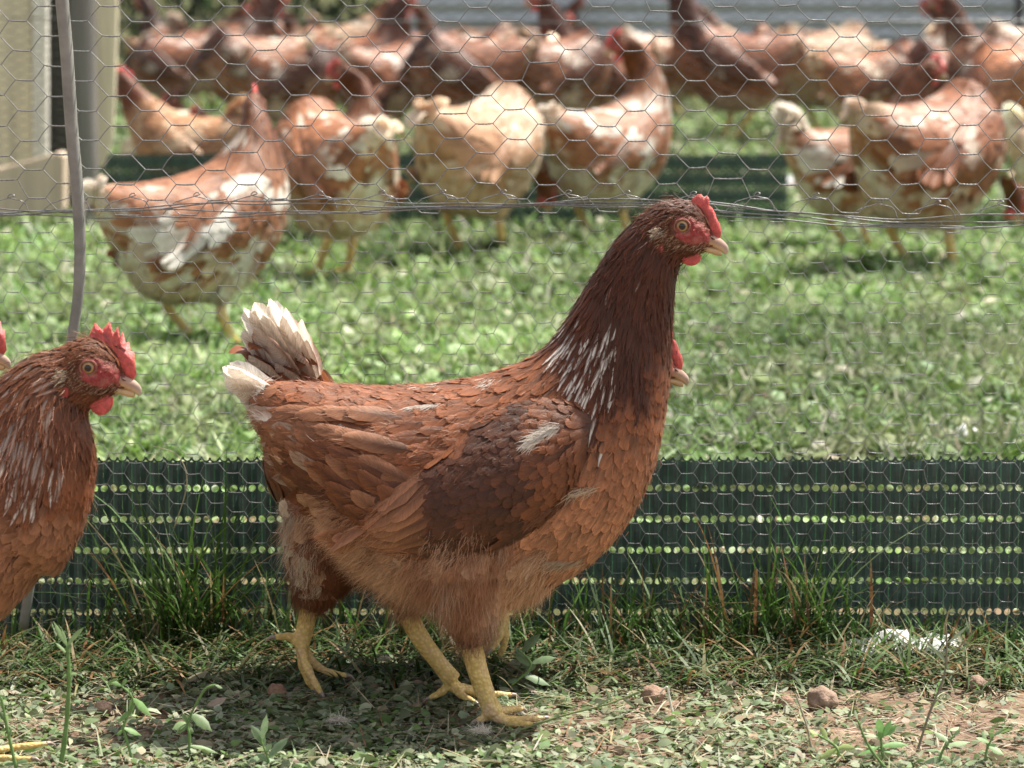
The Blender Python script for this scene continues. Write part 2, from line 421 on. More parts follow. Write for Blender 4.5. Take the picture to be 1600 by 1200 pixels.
    for i in order:
        p = P[i]; s, vv, dd = info(p); thigh = s < 0; sc = S(s) if not thigh else -1
        px = topx(p); py = topy(p)
        e, fx, fy = 9, 0, 0
        if sc > 12.5:
            e, fx, fy = facetest(p)
            if e < 1.0 or fx > 1112: continue
        # region -> radius, length, width, shape, tip height, type
        if thigh or (2.05 < sc < 6.4 and vv < -.56) or (sc > 2.3 and sc < 3.6 and vv < -.35): r, L, W_, sh, th, ty = .0062, .030, .015, 'soft', .004, 'fluff'
        elif sc > 13.3: r, L, W_, sh, th, ty = .0018, .0085, .0028, 'point', .0007, 'head'
        elif sc > 10.8: r, L, W_, sh, th, ty = .0027, .021, .0040, 'point', .0014, 'neck'
        elif sc > 8.2 and vv > -.45+(.0 if sc > 9.6 else .45)+.25*noise.noise(Vector(p)*25): r, L, W_, sh, th, ty = .0031, .034, .0044, 'point', .0022, 'hackle'
        elif sc > 5.6 and vv < .45: r, L, W_, sh, th, ty = .0062, .023, .0122, 'round', .0018, 'chest'
        elif sc < 1.9: r, L, W_, sh, th, ty = .0072, .044, .0150, 'round', .0032, 'rump'
        elif vv > .25: r, L, W_, sh, th, ty = .0062, .036, .0112, 'round', .0024, 'saddle'
        else: r, L, W_, sh, th, ty = .0088, .056, .0185, 'round', .0034, 'side'
        r *= q; L *= (1+(q-1)*.6); W_ *= (1+(q-1)*.9)
        key = (int(p[0]//cs_), int(p[1]//cs_), int(p[2]//cs_)); ok = True
        for dx in (-1, 0, 1):
            for dy in (-1, 0, 1):
                for dz in (-1, 0, 1):
                    for pj in cells.get((key[0]+dx, key[1]+dy, key[2]+dz), ()):
                        if (pj[0]-p[0])**2+(pj[1]-p[1])**2+(pj[2]-p[2])**2 < r*r: ok = False; break
                    if not ok: break
                if not ok: break
            if not ok: break
        if not ok: continue
        cells.setdefault(key, []).append(p)
        n_ = N[i]; dd = dd-n_*np.dot(dd, n_)
        if ty in ('chest', 'side'): dd = dd+np.array([0, 0, -.30])
        if ty == 'fluff': dd = dd*.8+np.array([-.10, 0, -.75])+.55*np.array(noise.noise_vector(Vector(p)*34+Vector((seed, 0, 0))))
        if ty == 'rump': dd = dd+np.array([0, 0, -.1])
        if ty == 'hackle': dd = dd+np.array([-.1, 0, -.45])
        dd = nrm(dd-n_*np.dot(dd, n_)); dd = nrm(dd+rs.normal(0, .10 if ty != 'fluff' else .22, 3))
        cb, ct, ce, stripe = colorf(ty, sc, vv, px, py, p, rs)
        j = 1+rs.normal(0, .10)
        acc.append((p, n_, dd, L*j, W_*j, cb, ct, ce, sh, th*(.7+.6*rs.random()), stripe, ty))
    G = Geo()
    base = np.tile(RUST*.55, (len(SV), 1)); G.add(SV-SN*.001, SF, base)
    if acc:
        A = list(zip(*acc))
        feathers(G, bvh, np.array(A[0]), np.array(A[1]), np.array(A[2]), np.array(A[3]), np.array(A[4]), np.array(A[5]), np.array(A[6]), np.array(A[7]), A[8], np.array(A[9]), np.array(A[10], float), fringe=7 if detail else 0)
    # downy strands on belly, thighs and rump, plus sparse wisps everywhere
    fl = [a for a in acc if a[11] == 'fluff']
    if fl:
        reps = int(round(60/(q*q))) if detail else 6
        nS = len(fl)*reps; ii = np.repeat(np.arange(len(fl)), reps)
        Pf = np.array([a[0] for a in fl])[ii]; Nf = np.array([a[1] for a in fl])[ii]; Df = np.array([a[2] for a in fl])[ii]
        cf = np.array([a[6] for a in fl])[ii]
        off = rs.normal(0, .0040, (nS, 3)); off -= Nf*(off*Nf).sum(1, keepdims=True)
        D2 = nrm(Df+Nf*(.06+.22*rs.random((nS, 1)))+rs.normal(0, .20, (nS, 3)))
        strands(G, Pf+off+Nf*.0025, D2, Nf, .007+.013*rs.random(nS)**1.4, np.full(nS, .00032 if detail else .0013), cf*(.85+.4*rs.random((nS, 1))), .30, .40)
    if detail:
        ws = [a for a in acc if a[11] in ('chest', 'neck', 'hackle', 'saddle', 'head')]
        ii = rs.integers(0, len(ws), 2600); g = lambda j: np.array([ws[t][j] for t in ii])
        nS = len(ii); Nf = g(1)
        strands(G, g(0)+Nf*.002+rs.normal(0, .002, (nS, 3)), nrm(g(2)+Nf*.2+rs.normal(0, .15, (nS, 3))), Nf, .004+.009*rs.random(nS), np.full(nS, .00045), g(6)*1.15, .05)
    body = G.build('body', M_FEATH, root)
    # ---- wings
    if wing:
        for sgn in (-1, 1):
            WS = [((922,632),(915,690)), ((885,612),(880,765)), ((820,610),(815,818)), ((750,642),(752,838)), ((690,690),(690,846)), ((640,728),(634,846)), ((595,766),(590,836)), ((566,796),(568,818))]
            g0 = []
            for a_, b_ in WS:
                cpx = ((a_[0]+b_[0])/2+bs[0], (a_[1]+b_[1])/2+bs[1]); h = (b_[1]-a_[1])/2*k
                c0 = L3(cpx); hit = bvh.ray_cast(Vector((c0[0], sgn*.4, c0[2])), Vector((0, -sgn, 0)))
                yy = hit[0].y if hit[0] is not None else sgn*.05
                tp = L3((a_[0]+bs[0], a_[1]+bs[1])); bt = L3((b_[0]+bs[0], b_[1]+bs[1]))
                def ys(q_):
                    hh = bvh.ray_cast(Vector((q_[0], sgn*.4, q_[2])), Vector((0, -sgn, 0))); return hh[0].y if hh[0] is not None else yy
                g0.append((tp, bt, yy, ys(tp), ys(bt)))
            tp = resample([np.array([g[0][0], g[3], g[0][2]]) for g in g0], 22); bt = resample([np.array([g[1][0], g[4], g[1][2]]) for g in g0], 22)
            md = resample([np.array([(g[0][0]+g[1][0])/2, g[2], (g[0][2]+g[1][2])/2]) for g in g0], 22)
            rg = []; nw = 18
            for i in range(22):
                f = i/21; th = k*(25*math.sin(math.pi*min(1, .12+f*.88))**.6+3)
                row = []
                for j in range(nw):
                    a2 = 2*math.pi*j/nw; cz = math.cos(a2); sy = math.sin(a2)
                    t_ = (cz+1)/2
                    y0 = (1-t_)*(1-2*t_)*bt[i][1]+4*t_*(1-t_)*md[i][1]+t_*(2*t_-1)*tp[i][1]
                    q_ = tp[i]*t_+bt[i]*(1-t_); row.append([q_[0], y0-sgn*.002+sgn*th*(sy if sy > 0 else sy*.6)*1.0, q_[2]])
                rg.append(row)
            rg = np.array(rg); WV = rg.reshape(-1, 3)
            WF = [[i*nw+j, i*nw+(j+1) % nw, (i+1)*nw+(j+1) % nw, (i+1)*nw+j] for i in range(21) for j in range(nw)]
            if sgn > 0: WF = [f[::-1] for f in WF]
            wb = BVHTree.FromPolygons([Vector(v) for v in WV], [tuple(f) for f in WF])
            # outward orientation check
            GW = Geo(); GW.add(WV, np.array(WF), DARK)
            cand = []; taken = []
            sp = .0052*q
            for tr in range(int(5200/(q*q))):
                i = rs.random()*20.9; j = rs.random()*.5*nw; ii_, jj = int(i), int(j); fi_, fj = i-ii_, j-jj
                p = rg[ii_, jj]*(1-fi_)*(1-fj)+rg[ii_+1, jj]*fi_*(1-fj)+rg[ii_, (jj+1) % nw]*(1-fi_)*fj+rg[ii_+1, (jj+1) % nw]*fi_*fj
                f = i/21; tv = j/(.5*nw)      # tv 0 top .. 1 bottom
                quill = (f > .55 or tv > .80) and f > .2
                r = sp*(.85+.55*f)*(1.25 if quill else 1)
                if any((p[0]-t[0])**2+(p[1]-t[1])**2+(p[2]-t[2])**2 < r*r for t in taken): continue
                taken.append(p)
                dd = rg[min(ii_+1, 21), jj]-rg[ii_, jj]; dd = nrm(dd)
                nn_ = np.cross(rg[ii_, (jj+1) % nw]-rg[ii_, jj], dd); nn_ = nrm(nn_)
                if nn_[1]*sgn < 0: nn_ = -nn_
                dd = nrm(dd+np.array([0, 0, -.22*(1-f)])+rs.normal(0, .05, 3))
                cb, ct, ce, stp = colorf('quill' if quill else 'covert', f, tv, topx(p), topy(p), p, rs)
                if quill: L = .056+.016*rs.random(); W_ = .0120
                else: L = .018+.014*f; W_ = .0095+.005*f
                L *= (1+(q-1)*.5); W_ *= (1+(q-1)*.7)
                if quill: L = min(L, (1.06-f)*.19+.018)
                cand.append((f, p, nn_, dd, L, W_, cb, ct, ce, 'round', .0013+.0010*rs.random()+.0026*(quill), stp))
            A = list(zip(*cand))
            feathers(GW, wb, np.array(A[1]), np.array(A[2]), np.array(A[3]), np.array(A[4]), np.array(A[5]), np.array(A[6]), np.array(A[7]), np.array(A[8]), A[9], np.array(A[10]), np.array(A[11], float), cup=.13, fringe=5 if detail else 0)
            GW.build('wing', M_FEATH, root)
    # ---- long tail coverts and flight feathers sweeping back over the rump
    if coverts:
        GC = Geo()
        for sgn in (-1, 1):
            rows_ = []
            for (x_, y_, dx_, dy_, L_px, W_px, kind_) in coverts:
                x_ += rs.normal(0, 3); y_ += rs.normal(0, 3); c0 = L3((x_, y_)); hh = bvh.ray_cast(Vector((c0[0], sgn*.4, c0[2])), Vector((0, -sgn, 0)))
                if hh[0] is None: continue
                N_ = np.array(hh[1]); d_ = np.array([dx_, 0, -dy_])+rs.normal(0, .06, 3); d_ = nrm(d_-N_*np.dot(d_, N_))
                if kind_ == 0: cb, ct, ce, sp_ = DARK*1.5, RUST*1.0, RUST*1.7, 0.
                elif kind_ == 1: cb, ct, ce, sp_ = RUST*.8, RUSTL*.9, RUSTL*1.4, 0.
                elif kind_ == 2: cb, ct, ce, sp_ = RUST, RUSTL, CREAM*.7, .25
                else: cb, ct, ce, sp_ = CREAM*.8, WHITE, RUSTL, .7
                rows_.append((np.array(hh[0]), N_, d_, L_px*k*(1+rs.normal(0, .08)), W_px*k, vary(cb, rs), vary(ct, rs, .12), ce, 'round', .0045+.0025*rs.random(), sp_))
            A = list(zip(*rows_))
            feathers(GC, bvh, np.array(A[0]), np.array(A[1]), np.array(A[2]), np.array(A[3]), np.array(A[4]), np.array(A[5]), np.array(A[6]), np.array(A[7]), A[8], np.array(A[9]), np.array(A[10], float), base_h=.0022, cup=.16, fringe=14 if detail else 0)
        GC.build('tail_coverts', M_FEATH, root)
    # ---- loose white tufts
    if tufts:
        GU = Geo()
        for (x0_, y0_, x1_, y1_, n_, off, col_, Ls) in tufts:
            t_ = rs.random(n_); xx = x0_+(x1_-x0_)*t_+rs.normal(0, 4, n_); yy = y0_+(y1_-y0_)*t_+rs.normal(0, 3.2, n_); PP = []; NN = []
            for x_, y_ in zip(xx, yy):
                c0 = L3((x_, y_)); hh = bvh.ray_cast(Vector((c0[0], -.4, c0[2])), Vector((0, 1, 0)))
                if hh[0] is None: hh = bvh.find_nearest(Vector((c0[0], -.05, c0[2])))
                PP.append(np.array(hh[0])+np.array(hh[1])*.003-np.array([0, off, 0])); NN.append(np.array(hh[1]))
            PP = np.array(PP); NN = np.array(NN); DD = np.tile(np.array([-1., -.15, -.35]), (n_, 1))+rs.normal(0, .28, (n_, 3)); DD = DD-NN*(DD*NN).sum(1, keepdims=True)*.8
            strands(GU, PP, nrm(DD), NN, Ls*(.5+.8*rs.random(n_)), np.full(n_, .0007), np.tile(np.array(col_), (n_, 1))*(.8+.3*rs.random((n_, 1))), .1)
        GU.build('downy_tuft', M_FLUFF, root)
    # ---- tail
    if tail:
        GT = Geo()
        for (bx, by, tx, ty_, wpx, lat, cb, ct, ce, cw) in tail:
            for sg in ((-1, 1) if lat else (1,)):
                b0 = L3((bx+bs[0], by+bs[1]), sg*lat*.45*k*.8); t0 = L3((tx+bs[0], ty_+bs[1]), sg*lat*k)
                free_feather(GT, b0, t0, wpx*k*1.12, random.uniform(-.06, .06), (0.12*random.random(), sg*.55, .8), cb, ct, ce, cw, prof='tail', fray=.07)
        GT.build('tail', M_FLUFF, root)
    # ---- head pieces
    def patch_side(sgn):
        c = H3((1076, 366)); return c
    lat = yawp(np.array([mp(*headM((1076, 366)))[0], 1, 0]), ns)-yawp(np.array([mp(*headM((1076, 366)))[0], 0, 0]), ns); lat = nrm(lat)
    def onhead(px_, py_, sgn):
        p = H3((px_, py_)); o = p+lat*sgn*.08
        hit = bvh.ray_cast(Vector(o), Vector(-lat*sgn))
        return (np.array(hit[0]) if hit[0] is not None and (hit[0]-Vector(p)).length < .03 else p+lat*sgn*.004)
    nu, nv2 = (56, 26) if detail else (14, 6)
    for sgn in (-1, 1):
        GF = Geo(); Vf = []; Cf = []
        for r_ in range(nv2+1):
            rr = r_/nv2
            for a_ in range(nu):
                th_ = 2*math.pi*a_/nu; wob = 1+.07*math.sin(3*th_+1)+.05*math.sin(5*th_)
                px_ = 1079+38*rr*wob*math.cos(th_); py_ = 361+27*rr*wob*math.sin(th_)+(px_-1077)*.25
                px_ = min(px_, 1114)
                p = onhead(px_, py_, sgn); hgt = .0013*(1-rr**6)-.0012*rr**6
                ed = math.hypot((px_-1064)/17, (py_-351)/15)
                hgt += .0010*math.exp(-((ed-1.15)/.16)**2)+.0006*math.exp(-((ed-1.7)/.12)**2)+.0012*noise.noise(Vector((px_*.16, py_*.16, sgn*3)))
                Vf.append(p+lat*sgn*hgt)
                red = np.array((.36, .050, .05)); pinkish = np.array((.42, .13, .11)); brown = np.array((.16, .06, .035))
                n1 = noise.noise(Vector((px_*.07, py_*.09, sgn*3)))
                cc = red*(1-.0)+ (pinkish-red)*max(0, min(1, .3+n1*1.5+(.4 if py_ > 372 else 0)))
                bw = min(1, 1.*max(0, rr-.62)/.38+(.55 if px_ < 1052+8*n1 and py_ > 352 else 0)); cc = cc*(1-bw)+brown*bw
                Cf.append(cc)
        Ff = [[r_*nu+a_, r_*nu+(a_+1) % nu, (r_+1)*nu+(a_+1) % nu, (r_+1)*nu+a_] for r_ in range(nv2) for a_ in range(nu)]
        GF.add(np.array(Vf), np.array(Ff), np.array(Cf))
        if detail:       # fine bristles over the cheek and ear tuft
            nS = 900; pp = []; cc = []; dd = []
            for t in range(nS):
                th_ = rs.random()*6.28; rr = .55+.5*rs.random(); x_ = 1077+40*rr*math.cos(th_); y_ = 363+29*rr*math.sin(th_)+(x_-1077)*.25
                if x_ > 1104 or math.hypot(x_-1064, y_-351) < 17: x_, y_ = 1042+rs.normal(0, 8), 372+rs.normal(0, 8)
                pp.append(onhead(x_, y_, sgn)+lat*sgn*.001); cc.append(RUST*.9 if rs.random() < .7 else TAN)
                dd.append(-hx_ax*.8-hz_ax*.45+lat*sgn*.2)
            for t in range(150):
                x_, y_ = 1027+rs.normal(0, 4), 360+rs.normal(0, 5)
                pp.append(onhead(x_, y_, sgn)+lat*sgn*.0015); cc.append(CREAM*.75 if rs.random() < .7 else TAN); dd.append(-hx_ax-hz_ax*.4+lat*sgn*.6)
            pp = np.array(pp); n_ = len(pp)
            strands(GF, pp, nrm(np.array(dd)+rs.normal(0, .2, (n_, 3))), np.tile(lat*sgn, (n_, 1)), (.003+.003*rs.random(n_)), np.full(n_, .0005), np.array(cc), .05)
        GF.build('face', M_FACE, root)
        # eye
        ec = onhead(EYE[0], EYE[1], sgn)+lat*sgn*(-.0022)*HS(headM)
        re_ = 11.5*hk; VV = []; CC = []; nr_, ns_ = 14, 20
        e1, e2 = hx_ax, hz_ax
        for i in range(nr_+1):
            ph = math.pi*.62*i/nr_
            for j in range(ns_):
                t_ = 2*math.pi*j/ns_
                VV.append(ec+re_*(lat*sgn*math.cos(ph)*.86+math.sin(ph)*(e1*math.cos(t_)+e2*math.sin(t_))))
                d_ = math.sin(ph) if ph < math.pi/2 else 1.2
                if d_ < .45: c_ = (.006, .005, .005)
                elif d_ < .74: c_ = (.34, .20, .08)
                elif d_ < .86: c_ = (.20, .10, .04)
                else: c_ = (.05, .02, .015)
                CC.append(c_)
        FFe = [[i*ns_+j, i*ns_+(j+1) % ns_, (i+1)*ns_+(j+1) % ns_, (i+1)*ns_+j] for i in range(nr_) for j in range(ns_)]
        ge = Geo(); ge.add(np.array(VV), np.array(FFe), np.array(CC)); eo = ge.build('eye', M_EYE, root)
        # eyelid ring
        t_ = np.linspace(0, 2*np.pi, 25)[:-1]; Vl = []; Cl = []
        for i, tt_ in enumerate(t_):
            er = e1*math.cos(tt_)*1.12+e2*math.sin(tt_)*.98
            for j in range(7):
                b_ = 2*math.pi*j/7
                Vl.append(ec+er*re_*(.96+.15*math.cos(b_))+lat*sgn*(re_*.42+re_*.2*math.sin(b_))); Cl.append((.34, .19, .12) if math.cos(b_) < .3 else (.28, .08, .06))
        Fl = [[i*7+j, i*7+(j+1) % 7, ((i+1) % 24)*7+(j+1) % 7, ((i+1) % 24)*7+j] for i in range(24) for j in range(7)]
        gl = Geo(); gl.add(np.array(Vl), np.array(Fl), np.array(Cl)); gl.build('eyelid', M_FACE, eo)
        # wattle: a flattened lobe
        VV = []
        for i in range(11):
            ph = math.pi*i/10
            for j in range(16):
                t2 = 2*math.pi*j/16
                x_ = 1076+math.sin(ph)*math.cos(t2)*19*(1+.15*math.cos(ph)); y_ = 396+12*wattle-math.cos(ph)*14*wattle+math.sin(ph)*math.cos(t2)*3
                y_ = 396+(y_-396)*wattle**.4
                VV.append(H3((x_, y_-8))+lat*sgn*(hk*(7+5*math.sin(ph)*math.sin(t2)+4*(i/10))))
        FFw = [[i*16+j, i*16+(j+1) % 16, (i+1)*16+(j+1) % 16, (i+1)*16+j] for i in range(10) for j in range(16)]
        link_geo('wattle', np.array(VV), np.array(FFw), M_COMB, root)
        if detail:
            VV = []
            lc = onhead(1029, 386, sgn)
            for i in range(9):
                ph = math.pi*i/8
                for j in range(12):
                    t2 = 2*math.pi*j/12; VV.append(lc-lat*sgn*hk*1.5+hx_ax*hk*7*math.sin(ph)*math.cos(t2)-hz_ax*hk*(-10*math.cos(ph))+lat*sgn*hk*3.5*math.sin(ph)*math.sin(t2))
            FFw = [[i*12+j, i*12+(j+1) % 12, (i+1)*12+(j+1) % 12, (i+1)*12+j] for i in range(8) for j in range(12)]
            link_geo('earlobe', np.array(VV), np.array(FFw), M_LOBE, root)
    # comb: outline grid inflated
    cp = np.array(comb, float); nC = len(cp); c0 = cp.mean(0)
    Vc = []; lay = [(1.0, 0), (.93, 1.8), (.72, 3.2), (.35, 4.0), (.02, 4.3)]
    for sgn in (-1, 1):
        for (f, tck) in lay:
            for pnt in cp:
                qx, qy = c0+(pnt-c0)*f
                low = max(0, (qy-c0[1])/30)
                Vc.append(H3((qx, qy))+lat*sgn*hk*tck*(1+.6*low))
    Fc = []
    for sI in (0, 1):
        for l in range(4):
            o = (sI*5+l)*nC
            for j in range(nC):
                f = [o+j, o+(j+1) % nC, o+nC+(j+1) % nC, o+nC+j]; Fc.append(f if sI else f[::-1])
    co_ = link_geo('comb', np.array(Vc), np.array(Fc), M_COMB, root)
    # beak
    def mloft(sts, name, colf):
        V_ = []; C_ = []; nj = 12
        sts = [(np.array(a, float), np.array(b, float), w_) for a, b, w_ in sts]
        T_ = resample([s[0] for s in sts], 14); B_ = resample([s[1] for s in sts], 14); w_ = np.interp(np.linspace(0, 1, 14), np.linspace(0, 1, len(sts)), [s[2] for s in sts])
        for i in range(14):
            for j in range(nj):
                a_ = 2*math.pi*j/nj; f_ = (math.cos(a_)+1)/2; q_ = T_[i]*f_+B_[i]*(1-f_)
                V_.append(H3(q_)+lat*hk*w_[i]*math.sin(a_)); C_.append(colf(i/13, f_))
        F_ = [[i*nj+j, i*nj+(j+1) % nj, (i+1)*nj+(j+1) % nj, (i+1)*nj+j] for i in range(13) for j in range(nj)]
        F_ += [[13*nj+0, 13*nj+j, 13*nj+j+1, 13*nj+j+1] for j in range(1, nj-1)]
        g = Geo(); g.add(np.array(V_), np.array(F_), np.array(C_)); return g
    up = mloft([((1080,366),(1080,384),9), ((1104,362),(1103,385),11), ((1118,368),(1116,388),9), ((1129,375),(1125,392),6.2), ((1137,384),(1131,396),3.4), ((1138,392),(1135,398),1.0)], 'beak',
               lambda t_, f_: np.array((.40, .20, .13))*(1-t_)+np.array((.44, .34, .28))*t_ + (np.array((.12, .10, .02)) if f_ < .4 else 0))
    if detail:    # nostril dark slit
        for sgn in (-1, 1):
            cN = H3((1113, 371))+lat*sgn*hk*11.2
            VV = []
            for i in range(7):
                ph = math.pi*i/6
                for j in range(8): VV.append(cN+(hx_ax*.8-hz_ax*.55)*hk*5*-math.cos(ph)+(hz_ax*math.cos(j*.785)*1.5+lat*math.sin(j*.785)*1.0)*hk*math.sin(ph))
            up.add(np.array(VV), np.array([[i*8+j, i*8+(j+1) % 8, (i+1)*8+(j+1) % 8, (i+1)*8+j] for i in range(6) for j in range(8)]), (.10, .05, .03))
    lo = mloft([((1082,381),(1084,392),8.5), ((1104,384),(1106,395),8.5), ((1117,387),(1118,399),6.2), ((1127,391),(1128,400),3.4)], 'beak', lambda t_, f_: (.56, .38, .20))
    up.build('upper_beak', M_BEAK, root); lo.build('lower_beak', M_BEAK, root)
    # ---- legs
    for lg in legs:
        parts = []; claws = []
        sh = resample([L3(p[:2], p[2]*k) for p in lg['shank']], 12); rr = np.interp(np.linspace(0, 1, 12), np.linspace(0, 1, len(lg['r'])), lg['r'])*k
        parts.append(tube(sh, rr, 10))
        for toe in lg['toes']:
            pp = resample([L3(p[:2], p[2]*k) for p in toe], 14); m_ = 14
            rt = np.interp(np.linspace(0, 1, m_), [0, .5, 1], [8.5, 6.8, 4.6])*k*lg.get('tr', 1)
            rt *= 1+.10*np.sin(np.linspace(0, 1, m_)*3*2*np.pi)
            parts.append(tube(pp, rt, 9))
            e = pp[-1]; t_ = nrm(pp[-1]-pp[-3]); cl = [e-t_*2*k, e+t_*5*k+np.array([0, 0, .5*k]), e+t_*11*k-np.array([0, 0, 3*k]), e+t_*15*k-np.array([0, 0, 8*k])]
            claws.append(tube(resample(cl, 7), np.linspace(4.0, .5, 7)*k, 7))
        vs = []; fs = []
        for tv, tf in parts: o = len(vs); vs += [tuple(x) for x in tv]; fs += [tuple(int(y)+o for y in f) for f in tf]
        me = bpy.data.meshes.new('leg'); me.from_pydata(vs, [], fs); me.update(); ob = bpy.data.objects.new('tmp', me); COL.objects.link(ob)
        rm = ob.modifiers.new('r', 'REMESH'); rm.mode = 'VOXEL'; rm.voxel_size = .0014 if detail else .0035
        sm = ob.modifiers.new('s', 'SMOOTH'); sm.iterations = 3; sm.factor = .5
        dg = bpy.context.evaluated_depsgraph_get(); m2 = bpy.data.meshes.new_from_object(ob.evaluated_get(dg)); bpy.data.objects.remove(ob)
        m2.materials.clear(); m2.materials.append(M_LEG)
        m2.polygons.foreach_set('use_smooth', np.full(len(m2.polygons), True))
        lo_ = bpy.data.objects.new('leg', m2); COL.objects.link(lo_); lo_.parent = root
        for tv, tf in (claws if detail else []): link_geo('claw', tv, tf, M_CLAW, lo_)
    return root

class HM:      # head transform in px space: rotate about the head base, scale, shift
    def __init__(s, dx=0, dy=0, rot=0, sc=1): s.dx, s.dy, s.a, s.sc = dx, dy, rot, sc; s.inv = None
    def __call__(s, p):
        x, y = p[0]-1040, p[1]-365; c, n = math.cos(s.a), math.sin(s.a)
        return (1040+s.dx+s.sc*(x*c-y*n), 365+s.dy+s.sc*(x*n+y*c))
def HS(h): return h.sc

def nz3(x, y, z=0, f=1.): return noise.noise(Vector((x*f, y*f, z)))
def vary(c, rs, a=.20): return np.clip(c*(1+rs.normal(0, a)), .005, .95)

def color_main(ty, s, vv, px, py, p, rs):
    st = 0.; n = nz3(px, py, p[1]*8, .012); n2 = nz3(px, py, 5+p[1]*8, .03)
    if ty == 'head': cb, ct = NECK*.9, NECK*1.35
    elif ty == 'neck':
        cb, ct = NECK*.75, NECK*1.15
        if s < 12.2 and vv > -.2 and rs.random() < .10: st = .45
    elif ty == 'hackle':
        cb = NECK*(.8 if px > 930 else 1.1); ct = NECK*(1.0 if px > 930 else 1.5)
        if px < 955-(py-480)*.05 and py > 455 and vv > -.1 and rs.random() < (.62 if py > 510 else .35): st = .95
    elif ty == 'chest':
        f = min(1, max(0, (py-580)/200)); cb = RUST*(1-f)+RUSTL*.8*f; ct = (RUST*1.4)*(1-f)+(RUSTL*1.35)*f; g_ = min(1, max(0, (650-py+n2*60)/110)); cb = cb*(1-g_)+NECK*g_; ct = ct*(1-g_)+NECK*1.5*g_
    elif ty == 'saddle':
        cb, ct = RUST*.85, RUST*1.35
        f = .5+n*1.2; cb = cb*(1-.35*f)
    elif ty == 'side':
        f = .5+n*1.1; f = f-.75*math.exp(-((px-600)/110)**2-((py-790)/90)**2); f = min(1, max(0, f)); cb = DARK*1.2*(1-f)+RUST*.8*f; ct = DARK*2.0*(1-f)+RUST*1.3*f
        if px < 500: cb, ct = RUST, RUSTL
    elif ty == 'rump':
        cb, ct = RUST, RUSTL
        if px < 418 and py < 690 and rs.random() < .5: cb, ct = CREAM, WHITE
        elif rs.random() < .12: ct = TAN
    elif ty == 'fluff':
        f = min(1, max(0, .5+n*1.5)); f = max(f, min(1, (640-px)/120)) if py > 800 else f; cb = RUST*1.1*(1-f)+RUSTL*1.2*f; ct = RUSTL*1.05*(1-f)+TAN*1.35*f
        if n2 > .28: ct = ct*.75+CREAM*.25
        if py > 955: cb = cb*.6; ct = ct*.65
    elif ty == 'covert':
        g_ = min(1, max(0, (.30+.3*n2-s)/.14)); cb = DARK*.9*(1-g_)+RUST*.8*g_; ct = DARK*1.8*(1-g_)+RUST*1.3*g_
        if vv < .14+.12*n2: cb, ct = RUST*.8, RUST*1.4
        
    elif ty == 'quill':
        cb, ct = RUST*.95, RUSTL*1.1
        g_ = min(1, max(0, (s-.42-.25*n)/.16)) if vv < .95 else 1.; cb = DARK*1.1*(1-g_)+cb*g_; ct = DARK*1.7*(1-g_)+ct*g_
    if ty == 'fluff': cb = ct*.95; return vary(cb, rs, .05), vary(ct, rs, .06), ct*1.02, 0.
    cb = vary(cb, rs); ct = vary(ct, rs, .14); ce = ct*(1.5 if ty in ('chest', 'saddle', 'side', 'quill', 'rump') else 1.25) if ty not in ('covert',) else ct*.9
    return cb, ct, ce, st

def color_left(ty, s, vv, px, py, p, rs):
    st = 0.
    if ty == 'head': cb, ct = RUST*.75, RUST*1.2
    elif ty == 'neck':
        cb, ct = RUST*.6, RUST*1.05
        if vv > -.4 and rs.random() < .3: st = .25
    elif ty == 'hackle':
        cb, ct = RUST*.6, RUST*1.0
        if px < 95 and rs.random() < .55: st = .9 if py > 700 else .35
    elif ty in ('chest', 'side', 'saddle'):
        cb, ct = RUST*1.0, RUSTL*1.05
        if py < 760: cb, ct = RUST*.9, RUST*1.35
    elif ty == 'covert': cb, ct = RUSTL*.9, TAN
    elif ty == 'quill': cb, ct = RUST, RUSTL
    else: cb, ct = RUSTL, TAN
    if ty in ('chest', 'covert') and rs.random() < .05 and px < 40: cb = ct = WHITE
    return vary(cb, rs), vary(ct, rs, .1), ct*1.2, st

def color_second(ty, s, vv, px, py, p, rs):
    st = 0.
    if ty in ('head', 'neck'): cb, ct = NECK, NECK*1.4
    elif ty == 'fluff':
        n = nz3(px, py, p[1]*8, .018); cb = RUST; ct = TAN*.9
        if px < 440+n*60: ct = CREAM*.85; cb = TAN*.9
        if py > 850 or px > 470: cb, ct = RUST*.7, RUST*1.1
    elif ty == 'rump': cb, ct = RUST*.7, RUST*1.2
    else: cb, ct = RUST*.6, RUST
    return vary(cb, rs), vary(ct, rs, .1), ct*1.15, st

